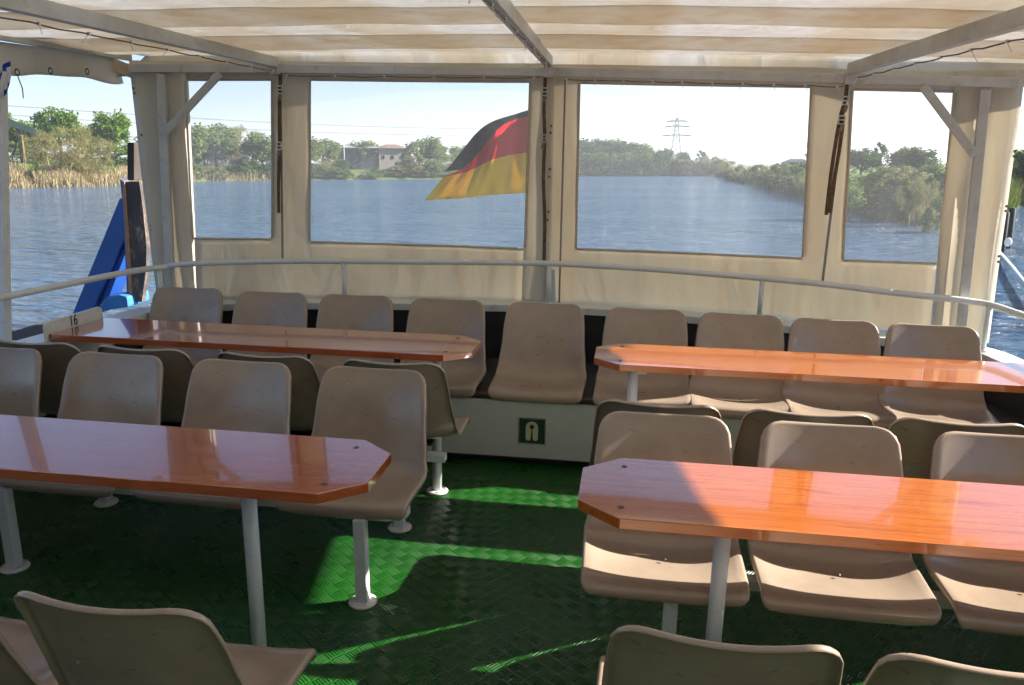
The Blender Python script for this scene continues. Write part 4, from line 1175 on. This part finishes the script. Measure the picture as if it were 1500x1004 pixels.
# mooring piles and a white boom at the right
for i, (u, v) in enumerate(((1482, 312), (1491, 306))):
    d = 36+i*3; bm = NB(); h = zat(u, v, d)
    tube(bm, [(0, 0, -1.5), (0, 0, h), (0, 0, h+.03)], [.14, .13, .10], 10)
    o = link('mooring_pile', bm, M['timber'], None, True, out(u, d))
    tag(o, ['nearer', 'farther'][i]+' dark timber mooring pile in the water at the right edge', 'pile', 'mooring piles at the right edge', boat=False)
bm = NB(); a, b = out(1479, 35.5, .12), out(1545, 22, .22); tube(bm, [Vector((0, 0, 0)), (b-a)*.5+Vector((0, 0, .04)), b-a], .07, 8)
o = link('floating_boom', bm, M['white'], None, True, a); tag(o, 'white floating boom leading from the mooring piles at the right edge', 'boom', boat=False)
bm = NB(); bmesh.ops.create_uvsphere(bm, u_segments=14, v_segments=10, radius=.13); o = link('buoy', bm, M['stream_w'], None, True, out(1491, 35, .55)); o.scale = (1, 1, 1.3)
tag(o, 'pale oval fender buoy hanging by the mooring piles', 'buoy', boat=False)

# ------------------------------------------------------------------ river haze: one closed box of thin air round everything
bm = NB(); box(bm, (CAMW.x, CAMW.y+2600, ZW+70), (9000, 7400, 150.0))
hz = link('haze', bm, []); hm, hnt, ho = nmat('thin river haze')
pv = hnt.nodes.new('ShaderNodeVolumePrincipled'); pv.inputs['Color'].default_value = (.86, .92, 1, 1); pv.inputs['Density'].default_value = .0003; pv.inputs['Anisotropy'].default_value = .2
hnt.links.new(pv.outputs[0], ho.inputs['Volume']); hz.data.materials.append(hm); struct(hz, kind='stuff')
# ------------------------------------------------------------------ light, sky, camera
sd = (TILT.to_3x3() @ Vector((1.65, .635, 1.0))).normalized()
L = bpy.data.lights.new('sun', 'SUN'); L.energy = 5.0; L.angle = R_(.53); L.color = (1, .93, .82)
so = bpy.data.objects.new('sun', L); COL.objects.link(so); so.rotation_euler = sd.to_track_quat('Z', 'Y').to_euler()
w = bpy.data.worlds.new('World'); S.world = w; w.use_nodes = True
nt = w.node_tree; bg = nt.nodes['Background']
sky = nt.nodes.new('ShaderNodeTexSky'); sky.sky_type = 'NISHITA'; sky.sun_disc = False
sky.sun_elevation = math.asin(sd.z); sky.sun_rotation = math.atan2(sd.x, sd.y)
sky.air_density = 1.0; sky.dust_density = .6; sky.ozone_density = 2.0
hs = nt.nodes.new('ShaderNodeHueSaturation'); hs.inputs['Saturation'].default_value = 1.12
mt = nt.nodes.new('ShaderNodeMix'); mt.data_type = 'RGBA'; mt.blend_type = 'MULTIPLY'; mt.inputs[0].default_value = 1; mt.inputs[7].default_value = (.93, .99, 1.10, 1)
nt.links.new(sky.outputs[0], hs.inputs['Color']); nt.links.new(hs.outputs[0], mt.inputs[6]); nt.links.new(mt.outputs[2], bg.inputs[0]); bg.inputs[1].default_value = .038

cam = bpy.data.cameras.new('camera'); co = bpy.data.objects.new('camera', cam); COL.objects.link(co)
cam.sensor_width = 36; cam.lens = FPX/1500*36; cam.clip_start = .05; cam.clip_end = 12000
m3 = RW @ Matrix(((1, 0, 0), (0, 0, -1), (0, 1, 0)))   # camera axes: x right, z back
co.matrix_world = Matrix.Translation(CAMW) @ m3.to_4x4()
S.camera = co
S.view_settings.view_transform = 'Standard'; S.view_settings.look = 'None'; S.view_settings.gamma = 1
S.view_settings.exposure = 2.1
S.cycles.use_denoising = True
S.cycles.max_bounces = 10; S.cycles.transparent_max_bounces = 24
